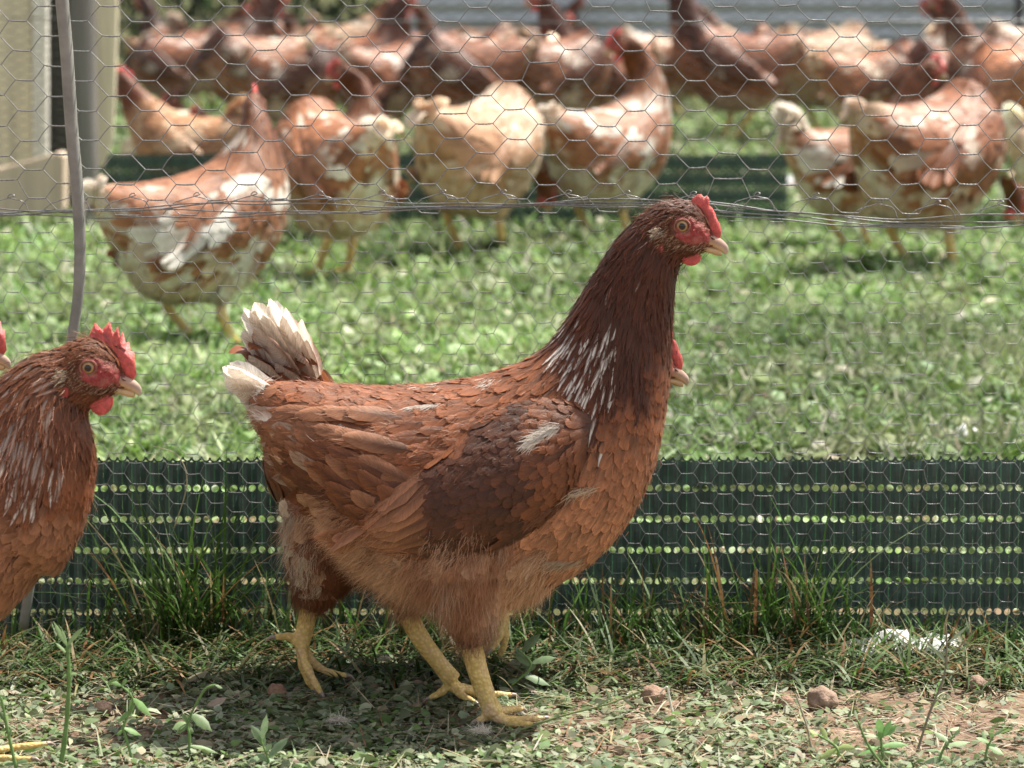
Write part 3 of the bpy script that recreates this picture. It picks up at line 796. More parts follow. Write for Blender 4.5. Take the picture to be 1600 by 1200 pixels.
def color_bg(seed, white, dark, pale):
    def f(ty, s, vv, px, py, p, rs):
        n = nz3(px, py, seed*3.1+p[1]*10, .010); n2 = nz3(px, py, seed*5.3+p[1]*14, .030)
        if ty in ('head', 'neck'): cb, ct = RUST*.8, RUST*1.35
        elif ty == 'hackle': cb, ct = RUST*.85, RUSTL
        elif ty in ('chest', 'saddle', 'side'): cb, ct = RUST*1.25, RUSTL*1.2
        elif ty == 'covert': cb, ct = (DARK*2.0, RUST) if dark else (RUST, RUSTL*1.1)
        elif ty == 'quill': cb, ct = RUST, RUSTL
        elif ty == 'rump': cb, ct = TAN, CREAM
        else: cb, ct = TAN, CREAM*.85
        if pale and ty not in ('head', 'neck'): cb = cb*.5+TAN*.6; ct = ct*.5+CREAM*.5
        wv_ = n*1.1+n2*.6+rs.normal(0, .10)
        if ty not in ('head', 'neck'):
            g_ = min(1, max(0, (wv_-.36+white)/.26)); cb = cb*(1-g_)+CREAM*.9*g_; ct = ct*(1-g_)+WHITE*.88*g_
        if seed == 6 and ty in ('covert', 'quill') and .35 < s < .75 and .25 < vv < .55: cb, ct = WHITE, WHITE
        if dark and ty in ('head', 'neck', 'hackle'): cb, ct = NECK, NECK*1.3
        return vary(cb, rs), vary(ct, rs, .12), ct*1.1, 0.
    return f

# --- legs and thighs of the photo's hens, px with lateral offset (negative = towards the camera)
TH_NEAR = ([(715,815,-55), (722,885,-68), (736,940,-72), (741,980,-72)], [100, 74, 38, 18])
TH_FAR = ([(660,820,50), (645,890,66), (636,935,74), (634,965,76)], [90, 64, 32, 16])
_LN = dict(shank=[(738,1005,-72), (748,1045,-72), (762,1085,-72), (772,1108,-72)], r=[18, 16.5, 15, 17], toes=[
    [(770,1108,-72), (795,1120,-70), (825,1122,-62), (850,1123,-55)], [(770,1112,-74), (795,1126,-84), (818,1131,-94), (835,1135,-102)],
    [(770,1110,-68), (788,1112,-45), (803,1114,-25), (815,1117,-12)], [(768,1110,-72), (757,1116,-74), (746,1120,-76)]])
_LF = dict(shank=[(636,975,64), (655,1010,64), (685,1050,64), (706,1076,64)], r=[17, 16, 14, 16], toes=[
    [(704,1078,64), (740,1092,66), (772,1096,70), (800,1098,74)], [(704,1080,62), (722,1092,48), (742,1100,36)],
    [(704,1080,66), (726,1090,86), (748,1094,100)], [(700,1080,64), (685,1092,60), (668,1099,56)]])
LEG_NEAR = dict(_LN, shank=[(x, y-10, l) for x, y, l in _LN['shank']], toes=[[(x, min(y-12, 1109), l) for x, y, l in t] for t in _LN['toes']])
LEG_FAR = dict(_LF, shank=[(x, y+4, l*1.2) for x, y, l in _LF['shank']], toes=[[(x, min(y+8, 1108), l*1.2) for x, y, l in t] for t in _LF['toes']])
W_, Cc, Tn = tuple(WHITE), tuple(CREAM), tuple(RUSTL)
Rs = tuple(RUST*1.15)
TAIL_MAIN = [(462,640,348,572,34,3,Cc,W_,W_,.6), (468,640,352,586,36,8,Cc,W_,W_,.6), (470,645,362,598,38,13,Cc,W_,W_,.6), (474,650,372,614,38,17,Cc,W_,W_,.6), (480,655,384,632,38,20,Cc,W_,W_,.5),
             (486,662,388,650,40,22,Tn,W_,Cc,.7), (500,668,396,668,40,26,Tn,Cc,Tn,.5), (515,668,404,628,34,30,Tn,Rs,Tn,.15), (525,680,412,652,36,33,Rs,Tn,Cc,.2), (525,690,410,690,42,30,Tn,Cc,Tn,.6),
             (540,705,412,712,42,34,Rs,Tn,Cc,.2), (550,725,428,742,42,38,Tn,Rs,Cc,.2), (565,745,446,768,42,42,Rs,Rs,Tn,.05), (580,765,470,792,40,46,Rs,Rs,Tn,.0), (500,625,436,604,26,14,Tn,Tn,Cc,.2),
             (540,640,462,622,30,24,Rs,Tn,Tn,.1), (545,655,440,646,30,34,Rs,Tn,Tn,.1), (560,690,450,690,36,44,Rs,Rs,Tn,.05), (575,720,470,735,36,50,Rs,Rs,Tn,.05), (470,640,358,566,30,11,W_,W_,W_,.6)]
TAIL_UP = [(490,640,382,474,40,2,W_,W_,W_,.5), (494,640,400,464,44,6,W_,W_,Cc,.5), (500,640,418,462,44,10,W_,W_,W_,.5), (506,645,446,474,44,14,W_,W_,Cc,.5), (508,645,462,492,44,18,Cc,W_,Tn,.8),
           (498,650,398,500,46,16,Cc,W_,Tn,.9), (504,655,416,520,48,22,Cc,W_,Tn,.8), (510,660,444,530,50,26,Cc,W_,Tn,.9), (515,660,478,520,44,22,Rs,W_,Tn,.6), (490,660,384,548,44,26,Cc,W_,Tn,.5),
           (512,668,424,562,46,32,Cc,W_,Tn,.8), (522,668,470,566,46,34,Rs,Tn,Tn,.1), (532,668,500,570,44,34,Rs,Rs,Tn,.0), (480,650,374,512,30,8,W_,W_,W_,.4)]

def local_map(Y, rootx, z0=0.):
    def f(px, py):
        p = WP(px, py, Y); return (p.x-rootx, p.z-z0)
    return f

COV_MAIN = []
for r_ in range(7):           # rows from the tail root forward; each row runs down the flank
    for c_ in range(6 if r_ < 6 else 5):
        x_ = 462+r_*30+c_*13; y_ = 632+c_*(22+r_*4.6)+r_*1.5
        kd_ = 3 if (r_ == 0 and c_ in (0, 2)) else (2 if (r_ < 2 and c_ > 0 and (r_+c_) % 2) else (1 if c_ < 3 or r_ < 2 else 0))
        if r_ > 2 and c_ > 1: kd_ = 0 if (r_*3+c_) % 4 else 1
        COV_MAIN.append((x_, y_, -1, -.10-.16*c_ if c_ < 4 else -.62, 108-c_*4, 25+r_*.8, kd_))
# main hen
root = empty('hen', (WP(745, 1000, 2.53).x, 2.53, 0), label='large russet hen walking in front of the netting, nearest full figure in the middle', cat='hen')
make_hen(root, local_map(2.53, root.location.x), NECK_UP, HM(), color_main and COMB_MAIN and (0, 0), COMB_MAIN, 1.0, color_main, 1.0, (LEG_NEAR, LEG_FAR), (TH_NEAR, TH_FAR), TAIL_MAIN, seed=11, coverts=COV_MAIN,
         tufts=((868,648,836,664,190,.0125,WHITE,.009), (842,662,822,676,110,.0125,WHITE,.008), (686,602,640,603,150,0,WHITE,.009), (776,594,756,599,70,0,WHITE,.007), (930,742,880,752,70,.003,CREAM,.012), (660,848,625,855,90,0,CREAM*.8,.011), (905,862,850,858,130,0,CREAM*.9,.012), (560,880,540,840,120,0,TAN,.012), (545,657,536,661,24,0,WHITE,.008), (900,742,860,765,120,.002,RUSTL,.014), (860,765,830,790,120,.004,RUSTL,.014)))

# hen behind the main hen (tail and head peep out on either side)
YB = 2.665; rb = empty('hen', (WP(690, 1000, YB).x, YB, 0), label='russet hen with raised white tail, mostly hidden behind the big walking hen', cat='hen')
SH = (-20, 22)
B2 = [((432,560),(425,640),26), ((455,590),(420,740),60), ((505,608),(470,830),92), ((575,615),(535,885),116), ((650,612),(620,912),126), ((735,606),(715,920),130), ((800,600),(815,912),126), ((850,596),(905,870),112), ((885,590),(965,810),92)]
N2 = [((912,585),(995,760),74), ((935,572),(1010,705),58), ((955,560),(1012,660),46), ((968,550),(1010,630),38), ((976,542),(1008,622),33)]
legB = dict(shank=[(482,905,-58), (474,955,-58), (465,995,-58), (458,1010,-58)], r=[17, 15, 14, 16], toes=[
    [(460,1010,-60), (462,1040,-66), (470,1066,-72), (480,1090,-78)], [(462,1008,-54), (480,1044,-50), (505,1062,-46), (535,1070,-40)],
    [(460,1010,-58), (466,1040,-90), (476,1062,-104), (486,1080,-112)], [(458,1006,-58), (438,1002,-60), (420,1002,-62)]])
legB2 = dict(shank=[(768,905,50), (788,950,50), (796,985,50), (795,1000,50)], r=[15, 14, 12, 12], toes=[
    [(795,998,48), (800,1020,46), (797,1040,44), (789,1056,42)], [(795,998,52), (790,1020,60), (782,1038,66), (774,1048,70)], [(795,998,44), (790,1015,34), (782,1030,28), (772,1040,22)], [(793,996,50), (778,1002,52), (768,1012,54)]])
rb.rotation_euler.z = R(11)
up_ = lambda lg, d: dict(lg, shank=[(x, y-d, l) for x, y, l in lg['shank']], toes=[[(x, min(y-d-8, 1051), l) for x, y, l in t] for t in lg['toes']])
legB = up_(legB, 22); legB2 = up_(legB2, 8)
make_hen(rb, local_map(YB, rb.location.x), N2, HM(-46, 213, .03, .97), (0, 0), COMB_MAIN, .8, color_second, 1.15, (legB, legB2),
         (([(520,800,-40), (500,860,-55), (487,900,-58), (483,925,-58)], [85, 60, 34, 19]), ([(720,830,40), (755,890,48), (770,920,50)], [80, 50, 18])), TAIL_UP, seed=5, bodylist=B2)

# left hen, nearer, cut by the frame
YL = 2.40; rl = empty('hen', (WP(-150, 1000, YL).x, YL, 0), label='russet hen with pale streaked neck and upright comb at the left edge', cat='hen')
sh = (-915, 55)
NL = [((-20,625),(92,895),92), ((-18,612),(136,800),80), ((-8,602),(148,715),68), ((16,580),(136,655),54), ((48,556),(130,632),43)]
hl = HM(-923, 221, -.02, 1.06)
shift = lambda seq: [(x+sh[0]-10, y+sh[1]-4, l) for x, y, l in seq]
lgn = dict(LEG_NEAR); lgn['shank'] = [(x-845, y+sh[1], l) for x, y, l in LEG_NEAR['shank']]; lgn['toes'] = [[(x-845+(x-770)*.25, y+sh[1]+2, l) for x, y, l in t] for t in LEG_NEAR['toes']]
lgn['toes'][0] = [(-74,1152,-72), (-30,1160,-62), (30,1159,-36), (76,1158,-16)]; lgn['toes'][1] = [(-74,1154,-74), (-35,1162,-84), (10,1162,-92), (66,1161,-100)]
lgf = dict(LEG_FAR); lgf['shank'] = [(x-985, y+sh[1]-10, l) for x, y, l in LEG_FAR['shank']]; lgf['toes'] = [[(x-985, y+sh[1]-10, l) for x, y, l in t] for t in LEG_FAR['toes']]
thl = ([(x-845, y+sh[1], l) for x, y, l in TH_NEAR[0]], TH_NEAR[1]); thf = ([(x-985, y+sh[1]-10, l) for x, y, l in TH_FAR[0]], TH_FAR[1])
make_hen(rl, local_map(YL, rl.location.x), NL, hl, (-918, 88), COMB_TALL, 1.25, color_left, 1.0, (lgn, lgf), (thl, thf), TAIL_MAIN, seed=23)

# hen wholly at the left edge, only beak and comb show
YE = 2.60; re2 = empty('hen', (WP(-600, 1000, YE).x, YE, 0), label='hen almost outside the frame at far left, only beak and comb tip showing', cat='hen')
she = (-1085, 45)
NE = [((x1-1085, y1+she[1]+70), (x2-1095, y2+she[1]+75), w_) for (x1, y1), (x2, y2), w_ in NECK_UP]
mvl = lambda lg: dict(lg, shank=[(x+she[0], y+she[1]-68, l) for x, y, l in lg['shank']], toes=[[(x+she[0], y+she[1]-68, l) for x, y, l in t] for t in lg['toes']])
make_hen(re2, local_map(YE, re2.location.x), NE, HM(-1116, 181, 0, .95), (she[0], she[1]), COMB_TALL, 1.0, color_left, 1.7,
         (mvl(LEG_NEAR), mvl(LEG_FAR)), tuple(([(x+she[0], y+she[1]-30, l) for x, y, l in t[0]], t[1]) for t in (TH_NEAR, TH_FAR)), TAIL_MAIN, seed=31)
# ---------------------------------------------------------------- background hens: a few poses, copied
def std_map(px, py): return ((px-745)*.000519, (1133-py)*.000519)
def proto(name, neck, hm, cf, seed, yaw=None, comb=COMB_TALL, tail=TAIL_UP, lat=None):
    r = empty(name, (0, 0, 0))
    mvn = dict(LEG_NEAR); 
    make_hen(r, std_map, neck, hm, (0, 0), comb, 1.3, cf, 1.7, (LEG_NEAR, LEG_FAR), (TH_NEAR, TH_FAR), tail, yaw=yaw, seed=seed, detail=False, back_w=1.16, bodylist=BODY_BG)
    return r
def copy_tree(o, parent=None):
    c = o.copy(); COL.objects.link(c); c.parent = parent
    for ch in list(o.children): copy_tree(ch, c)
    return c
BODY_BG = [((a_[0], a_[1]), (b_[0]+(-12 if 1 < i_ < 5 else 0), b_[1]+[0, 10, 40, 52, 42, 34, 26, 16, 6][i_]), w_) for i_, (a_, b_, w_) in enumerate(BODY)]
NECK_GRAZE = [((905,560),(1010,770),84), ((948,600),(1040,780),66), ((1000,680),(1065,815),52), ((1048,770),(1085,865),42), ((1085,840),(1106,915),36)]
HM_GRAZE = HM(80, 540, .95, 1.0)
NECK_FWD = [((900,520),(1020,720),84), ((935,488),(1055,640),64), ((970,462),(1078,572),50), ((1005,430),(1090,515),42), ((1036,400),(1098,480),36)]
HM_FWD = HM(46, 52, .1, 1.0)
TAIL_BG = [(a, b, c, d+20, e*1.2, f, g_, h_, i_, j_) for a, b, c, d, e, f, g_, h_, i_, j_ in TAIL_UP]
TAIL_LOW = [(a, b, c+10, d+10, e*1.3, f*1.1, g_, h_, i_, j_) for a, b, c, d, e, f, g_, h_, i_, j_ in TAIL_MAIN]
TAIL_LOWW = [(p_[0], p_[1], p_[2], p_[3], p_[4], p_[5], Cc, W_, W_, .6) for p_ in TAIL_LOW]
TAIL_WH = [(p_[0], p_[1], p_[2]-20, p_[3], p_[4]*1.3, p_[5], W_, W_, W_, .5) for p_ in TAIL_BG]
protos = {
 'up_w': proto('hen', NECK_UP, HM(), color_bg(9, .20, False, False), 49, tail=TAIL_WH),
 'graze_b': proto('hen', NECK_GRAZE, HM_GRAZE, color_bg(10, .13, False, False), 51, tail=TAIL_LOWW),
 'up_m': proto('hen', NECK_UP, HM(), color_bg(1, .24, False, False), 41, tail=TAIL_LOW),
 'up_d': proto('hen', NECK_UP, HM(), color_bg(2, -.2, True, False), 42, tail=TAIL_LOW),
 'graze_m': proto('hen', NECK_GRAZE, HM_GRAZE, color_bg(3, .34, False, True), 43, tail=TAIL_LOW),
 'graze_d': proto('hen', NECK_GRAZE, HM_GRAZE, color_bg(4, .0, True, False), 44, tail=TAIL_LOW),
 'turn': proto('hen', NECK_UP, HM(), color_bg(5, .30, False, False), 45, yaw=(950, R(150), 0), tail=TAIL_LOW),
 'away': proto('hen', [((a_[0]-22*i_/5, a_[1]+75*(i_+1)/6), (b_[0]-22*i_/5, b_[1]+75*(i_+1)/6), w_) for i_, (a_, b_, w_) in enumerate(NECK_UP)], HM(-22, 75), color_bg(6, .27, False, False), 46, yaw=(930, R(50), 0), tail=TAIL_LOWW),
 'fwd': proto('hen', NECK_FWD, HM_FWD, color_bg(7, .08, False, True), 47, tail=TAIL_BG),
 'fwd_d': proto('hen', NECK_FWD, HM_FWD, color_bg(8, .02, True, False), 48, tail=TAIL_BG)}
used = set()
def place(kind, px, py, yaw, sc, label, tint=(1, 1, 1), dz=0, pitch=0):
    g = GP(px, py)
    if kind in used: o = copy_tree(protos[kind])
    else: o = protos[kind]; used.add(kind)
    o.location = (g.x, g.y, dz); o.rotation_euler = (0, -R(pitch), R(yaw)); o.scale = (sc,)*3
    tag(o, label, 'hen', 'hens behind the netting')
    for ch in o.children:
        if ch.name.split('.')[0] in ('body', 'wing', 'tail'): ch.color = (*tint, 1)
L_ = (1.25, 1.2, 1.15)
# middle distance
place('away', 335, 548, 34, 1.04, 'mottled hen seen from behind left, white wing patch, left of the middle beyond the netting', pitch=5)
place('graze_b', 520, 440, 122, 1.15, 'pale rumped hen facing left just behind the white patched mottled hen', L_)
place('turn', 505, 388, 22, .95, 'rust hen looking back to the left, its head above the pale rumped hen', (.85, .75, .7))
place('graze_m', 755, 404, 55, 1.18, 'cream and rust hen with lowered head between two standing hens, centre', (1., .86, .74))
place('turn', 955, 384, 42, 1.1, 'mottled hen looking back over its body, right of the cream grazing hen')
place('up_w', 1340, 396, 14, .98, 'rust hen with bright white upright tail on the right')
place('graze_b', 1455, 430, 40, 1.25, 'mottled hen with white wing patch in front of the white tailed hen at right', (0.95, 0.85, 0.80))
place('fwd', 290, 345, 165, .92, 'bright rust hen facing left beside the dark green edging strip', (1.05, 0.80, 0.60))
place('up_d', 372, 330, 200, .62, 'small dark brown hen half hidden behind the bright rust hen', (1.00, 0.90, 0.90))
place('fwd', 1668, 362, 15, .9, 'pale hen cut by the right edge of the frame, middle distance', (1.40, 1.50, 1.50))
# back rows; many tints darkened, so shade over the flock is in their colour
place('graze_d', 262, 188, 166, 1.11, 'dark hen bending behind the cream post, back row left', (0.70, 0.62, 0.62))
place('graze_d', 385, 217, 202, 1.31, 'hen with dark wings and pale rump facing left in the back row', (1.01, 1.01, 1.01))
place('graze_m', 455, 191, 196, 1.08, 'pale hen with light tail just right of the dark winged hen', (0.74, 0.74, 0.74))
place('fwd', 545, 138, 17, 1.16, 'rust hen walking right in the far row under the top edge', (0.86, 0.78, 0.70))
place('graze_d', 610, 226, 41, 1.21, 'dark backed hen pecking towards the right, back row centre', (0.94, 0.86, 0.86))
place('graze_d', 800, 228, 126, 1.29, 'light rust hen with white wing spot facing left, back row centre', (1.58, 1.51, 1.46))
place('up_m', 625, 170, -77, 1.01, 'bright rust hen facing the camera above the dark backed pecking hen', (0.70, 0.51, 0.39))
place('up_m', 700, 149, 209, 1.05, 'pale hen standing behind the light rust hen, far row', (0.82, 0.82, 0.82))
place('graze_m', 770, 139, -33, 1.09, 'rust hen bending in the far row near the metal sheets', (0.58, 0.47, 0.43))
place('up_d', 925, 227, 202, 1.26, 'dark necked hen standing tall at the back between pale hens', (0.95, 0.79, 0.73))
place('graze_m', 1005, 185, 198, 1.21, 'pale hen with lowered head in front of the metal sheets', (0.82, 0.78, 0.74))
place('up_d', 1140, 222, 176, 1.37, 'dark brown hen with black neck standing alone on the grass, upper right', (0.86, 0.74, 0.74))
place('fwd', 1170, 178, 170, 1.14, 'pale hen behind the dark brown black necked hen', (0.90, 0.86, 0.82))
place('graze_m', 1300, 214, 34, 1.35, 'golden hen with high tail bending down to the right', (0.78, 0.66, 0.55))
place('graze_d', 1360, 236, 15, 1.17, 'russet hen pecking beside the golden bending hen', (1.07, 0.95, 0.84))
place('turn', 1430, 182, 14, 1.12, 'pale mottled hen against the metal sheets, upper right', (0.86, 0.86, 0.86))
place('up_m', 1550, 203, 180, 1.23, 'hen with raised neck near the thin rod at upper right', (0.66, 0.56, 0.48))
place('graze_d', 1575, 285, 107, 1.33, 'rust hen with lowered neck at the right edge, back row', (1.58, 1.51, 1.46))
place('fwd', 320, 138, 2, 1.06, 'tan hen in the far row at upper left', (0.82, 0.78, 0.70))
place('up_d', 460, 139, 171, 1.11, 'dark hen in the far row at upper left', (0.90, 0.84, 0.79))
place('graze_b', 500, 149, 130, 1.05, 'cream hen in the far row left of the bright rust hen', (0.98, 0.94, 0.90))
place('graze_d', 415, 125, -4, 1.12, 'dark hen in the farthest row at upper left, half hidden by nearer hens', (1.17, 1.01, 0.94))
place('graze_m', 660, 120, 190, 1.01, 'pale hen in the farthest row above the bright rust hen', (0.90, 0.90, 0.90))
place('up_m', 860, 128, 29, 1.06, 'rust hen in the farthest row behind the dark necked hen', (0.66, 0.55, 0.47))
place('graze_m', 960, 112, 48, 1.11, 'cream hen in the farthest row close to the metal sheets', (0.90, 0.90, 0.86))
place('graze_d', 1250, 139, 144, 1.06, 'russet hen in the farthest row between the pale and the golden hens', (1.23, 1.07, 0.95))
place('graze_d', 1490, 140, 42, 1.10, 'tan hen in the farthest row left of the thin rod', (1.46, 1.40, 1.35))
place('graze_d', 470, 242, -30, 1.18, 'dark hen stooping between the pale tailed hen and the dark backed hen', (0.78, 0.70, 0.66))
place('up_d', 560, 192, 14, 1.20, 'dark rust hen standing above the stooping hens, upper left of centre', (0.86, 0.70, 0.62))
place('graze_d', 720, 236, 182, 1.35, 'dark hen stooping left of the white spotted back row hen', (0.78, 0.66, 0.62))
place('graze_d', 880, 232, 33, 1.33, 'dark brown hen stooping under the tall dark necked hen', (0.78, 0.70, 0.66))
place('graze_m', 1075, 171, 35, 1.14, 'pale hen partly hidden by the black necked hen', (0.86, 0.82, 0.78))
place('graze_d', 1230, 200, 135, 1.20, 'dark rust hen beside the high tailed golden hen', (0.94, 0.78, 0.70))
place('graze_d', 1470, 234, 206, 1.19, 'brown hen stooping below the pale mottled far hen', (0.94, 0.78, 0.70))
place('graze_d', 300, 182, 41, 1.20, 'dark hen stooping in the back row at upper left', (0.70, 0.62, 0.58))
place('graze_m', 1580, 164, 187, 1.24, 'pale rust hen at the far right end of the back row', (0.78, 0.70, 0.66))
place('graze_d', 640, 167, -157, 1.16, 'russet hen stooping in the far row right of the bright rust hen', (1.09, 0.86, 0.78))
place('up_d', 275, 168, 146, 1.17, 'dark hen standing in the far row beside the cream board', (0.70, 0.62, 0.58))
place('fwd_d', 350, 178, 18, 1.28, 'dark brown hen walking right behind the dark winged hen', (0.78, 0.70, 0.66))
place('up_m', 1480, 112, 193, 1.14, 'pale rust hen in the farthest row near the thin rod', (0.74, 0.70, 0.66))
place('graze_d', 780, 118, 136, 1.00, 'russet hen in the farthest row above the white spotted hen', (1.17, 0.94, 0.86))
place('graze_b', 255, 160, 35, 1.05, 'rust hen stooping in the far row next to the hedge', (.75,.65,.55))
place('graze_d', 350, 150, -150, 1.1, 'dark hen turned half away in the far row above the dark winged hen', (.9,.75,.65))
place('graze_b', 560, 205, -130, 1.1, 'mottled hen stooping left of the dark backed pecking hen', (.8,.68,.58))
place('graze_d', 680, 200, 60, 1.15, 'dark hen seen from behind between two pecking back row hens', (.85,.7,.6))
place('away', 840, 150, -20, 1.0, 'small pale hen in the far row behind the white spotted hen', (.85,.75,.65))
place('graze_b', 1060, 190, -40, 1.1, 'mottled hen stooping left of the black necked hen', (.8,.7,.6))
place('graze_b', 1210, 150, 140, 1.1, 'mottled hen in the far row between the pale hen and the golden hen', (.85,.72,.62))
place('graze_d', 1400, 215, 60, 1.15, 'dark hen seen from behind between the russet and the mottled far hens', (.95,.8,.7))
place('graze_b', 1530, 235, -150, 1.15, 'mottled hen stooping in front of the raised neck hen at upper right', (.85,.72,.62))
place('turn', 440, 160, 60, 1.0, 'mottled hen looking back in the far row at upper left', (.7,.6,.5))
for k_ in protos:
    if k_ not in used:
        def rmt(o):
            for c in list(o.children): rmt(c)
            bpy.data.objects.remove(o)
        rmt(protos[k_])

# ---------------------------------------------------------------- ground
def spaced(a, b, core0, core1, dn, g=1.18):
    out = list(np.arange(core0, core1+1e-9, dn)); d = dn
    while out[-1] < b: d *= g; out.append(out[-1]+d)
    d = dn
    while out[0] > a: d *= g; out.insert(0, out[0]-d)
    return np.array(out)
xs = spaced(-60, 60, -.75, .75, .006); ys = spaced(-20, 90, 2.15, 2.95, .006)
def gheight(x, y):
    amp = .006 if y < 3.1 else .012
    h = noise.noise(Vector((x*9, y*9, 0)))*amp*.6+noise.noise(Vector((x*30, y*30, 3)))*.0035+noise.noise(Vector((x*85, y*85, 6)))*.0018
    if y > 3.1: h += noise.noise(Vector((x*2.2, y*2.2, 9)))*.02*min(1, (y-3.1))
    h -= .004+.020*math.exp(-((y-2.845)/.05)**2)
    if y > 20: h *= .5
    return h
GV = np.array([(x, y, gheight(x, y)) for y in ys for x in xs]); nx = len(xs)
ii, jj = np.meshgrid(np.arange(len(ys)-1), np.arange(nx-1), indexing='ij'); o_ = (ii*nx+jj).ravel()
GF = np.stack([o_, o_+1, o_+nx+1, o_+nx], 1)
m, nt, p, out = new_mat('soil'); co = obj_co(nt)
n1 = noise_tex(nt, 14, 6, co, .65); n2 = noise_tex(nt, 160, 5, co, .7)
c1 = ramp(nt, n1, [(.3, (.13, .088, .062)), (.5, (.24, .165, .12)), (.7, (.36, .27, .20))])
c1 = mul_col(nt, c1, ramp(nt, n2, [(.3, (.6, .6, .6)), (.7, (1.25, 1.22, 1.2))]))
sp = node(nt, 'ShaderNodeSeparateXYZ'); nt.links.new(co, sp.inputs[0])
yr = node(nt, 'ShaderNodeMapRange'); nt.links.new(sp.outputs[1], yr.inputs[0]); yr.inputs[1].default_value = 2.75; yr.inputs[2].default_value = 3.0
mx = node(nt, 'ShaderNodeMix', data_type='RGBA'); nt.links.new(yr.outputs[0], mx.inputs[0]); nt.links.new(c1, mx.inputs[6])
n3 = noise_tex(nt, 7, 5, co, .65)
nt.links.new(ramp(nt, n3, [(.35, (.035, .055, .015)), (.52, (.07, .085, .03)), (.64, (.26, .18, .115))]), mx.inputs[7])
nt.links.new(mx.outputs[2], p.inputs['Base Color']); p.inputs['Roughness'].default_value = .95; p.inputs['Specular IOR Level'].default_value = .1
bump(nt, p, n2, .004, .8)
tag(link_geo('ground', GV, GF, m), kind='structure')

# ---------------------------------------------------------------- leaf-sized geometry in bulk
def blades(G, P, az, el, L, W, curl, c, segs=3, prof=None, roll=None, tipc=None):
    n = len(P); t = np.linspace(0, 1, segs+1)
    if prof is None: prof = np.interp(t, [0, .3, .7, 1], [.7, 1, .7, .08])
    else: prof = np.interp(t, np.linspace(0, 1, len(prof)), prof)
    h = np.stack([np.cos(az), np.sin(az), np.zeros(n)], 1); s = np.stack([-np.sin(az), np.cos(az), np.zeros(n)], 1)
    up = np.array([0, 0, 1.])
    if roll is not None: 
        upv = up[None]*np.cos(roll)[:, None]+s*np.sin(roll)[:, None]; s = s*np.cos(roll)[:, None]-up[None]*np.sin(roll)[:, None]
    else: upv = np.tile(up, (n, 1))
    cur = P.copy(); V = np.zeros((n, segs+1, 2, 3)); e = el.copy()
    for k in range(segs+1):
        if k: 
            cur = cur+(h*np.cos(e)[:, None]+upv*np.sin(e)[:, None])*(L/segs)[:, None]; e = e-curl/segs
        wv = s*(W*prof[k]*.5)[:, None]; V[:, k, 0] = cur-wv; V[:, k, 1] = cur+wv
    f = np.linspace(.85, 1.12, segs+1)[None, :, None, None]
    C = np.clip(np.broadcast_to(c[:, None, None, :], (n, segs+1, 2, 3))*f, 0, 1)
    Q = np.array([[k*2, k*2+1, k*2+3, k*2+2] for k in range(segs)])
    F = (np.arange(n)*(segs+1)*2)[:, None, None]+Q[None]
    G.add(V.reshape(-1, 3), F.reshape(-1, 4), C.reshape(-1, 3))
def ground_z(P):
    return np.array([gheight(a, b) for a, b in P[:, :2]])
U = RNG.uniform; NR = RNG.normal
GREENS = np.array([(.12, .20, .04), (.19, .28, .07), (.27, .37, .14), (.38, .45, .26), (.07, .12, .03), (.48, .48, .33), (.55, .48, .36)])
def palette(n, pal, w, var=.18):
    i = RNG.choice(len(pal), n, p=np.array(w)/sum(w)); return np.clip(pal[i]*(1+NR(0, var, (n, 1)))*(1+NR(0, .05, (n, 3))), .01, .9)
def patch(P, f, seed, lo, hi):
    v = np.array([noise.noise(Vector((a*f, b*f, seed))) for a, b in P[:, :2]]); return np.clip((v-lo)/(hi-lo), 0, 1)

# the grassy yard beyond the netting
G = Geo()
def yard(n, y0, y1, sp_, Lr, Wr, thin=0.):
    y = np.sqrt(U(y0**2, y1**2, n)); x = U(-1, 1, n)*(y*.164*sp_+.12); P = np.stack([x, y, np.zeros(n)], 1)
    keep = RNG.random(n) < (.22+.78*patch(P, 2.6, 4, -.28, .12))*(.45+.55*patch(P, 11, 14, -.35, 0)); P = P[keep]; n = len(P); P[:, 2] = ground_z(P)
    clov = RNG.random(n) < .38
    el = np.where(clov, U(-.1, .6, n), U(.5, 1.45, n)); L = np.where(clov, U(.6, 1.3, n)*Lr*.50, U(.6, 1.3, n)*Lr); Wd = np.where(clov, L*U(.55, .9, n), Wr*U(.7, 1.4, n))
    P[:, 2] += np.where(clov, U(0, Lr*.45, n), 0)
    lush = patch(P, 1.3, 8, -.3, .3)
    c = palette(n, GREENS, [1.8, 2.8, 2.4, 1.3, 1.2, .6, .4]); c = c*np.array([.92, 1, 1.])*(.72+.6*lush[:, None]); st_ = patch(P, 6, 21, .0, .3)[:, None]*.35; c = c*(1-st_)+np.array([(.40, .38, .24)])*st_*(.6+.6*RNG.random((n, 1)))
    blades(G, P, U(0, 6.28, n), el, L, Wd, U(.2, 1.4, n), c, 2, roll=U(-.8, .8, n))
yard(11000, 2.95, 3.8, 1.3, .035, .004)
yard(80000, 3.7, 5.6, 1.22, .052, .0055)
yard(60000, 5.6, 8.5, 1.2, .065, .009)
yard(40000, 8.5, 16.5, 1.25, .07, .015)
tag(G.build('yard_grass', M_LEAF), 'bright short grass and clover covering the yard beyond the netting', 'grass', kind='stuff')

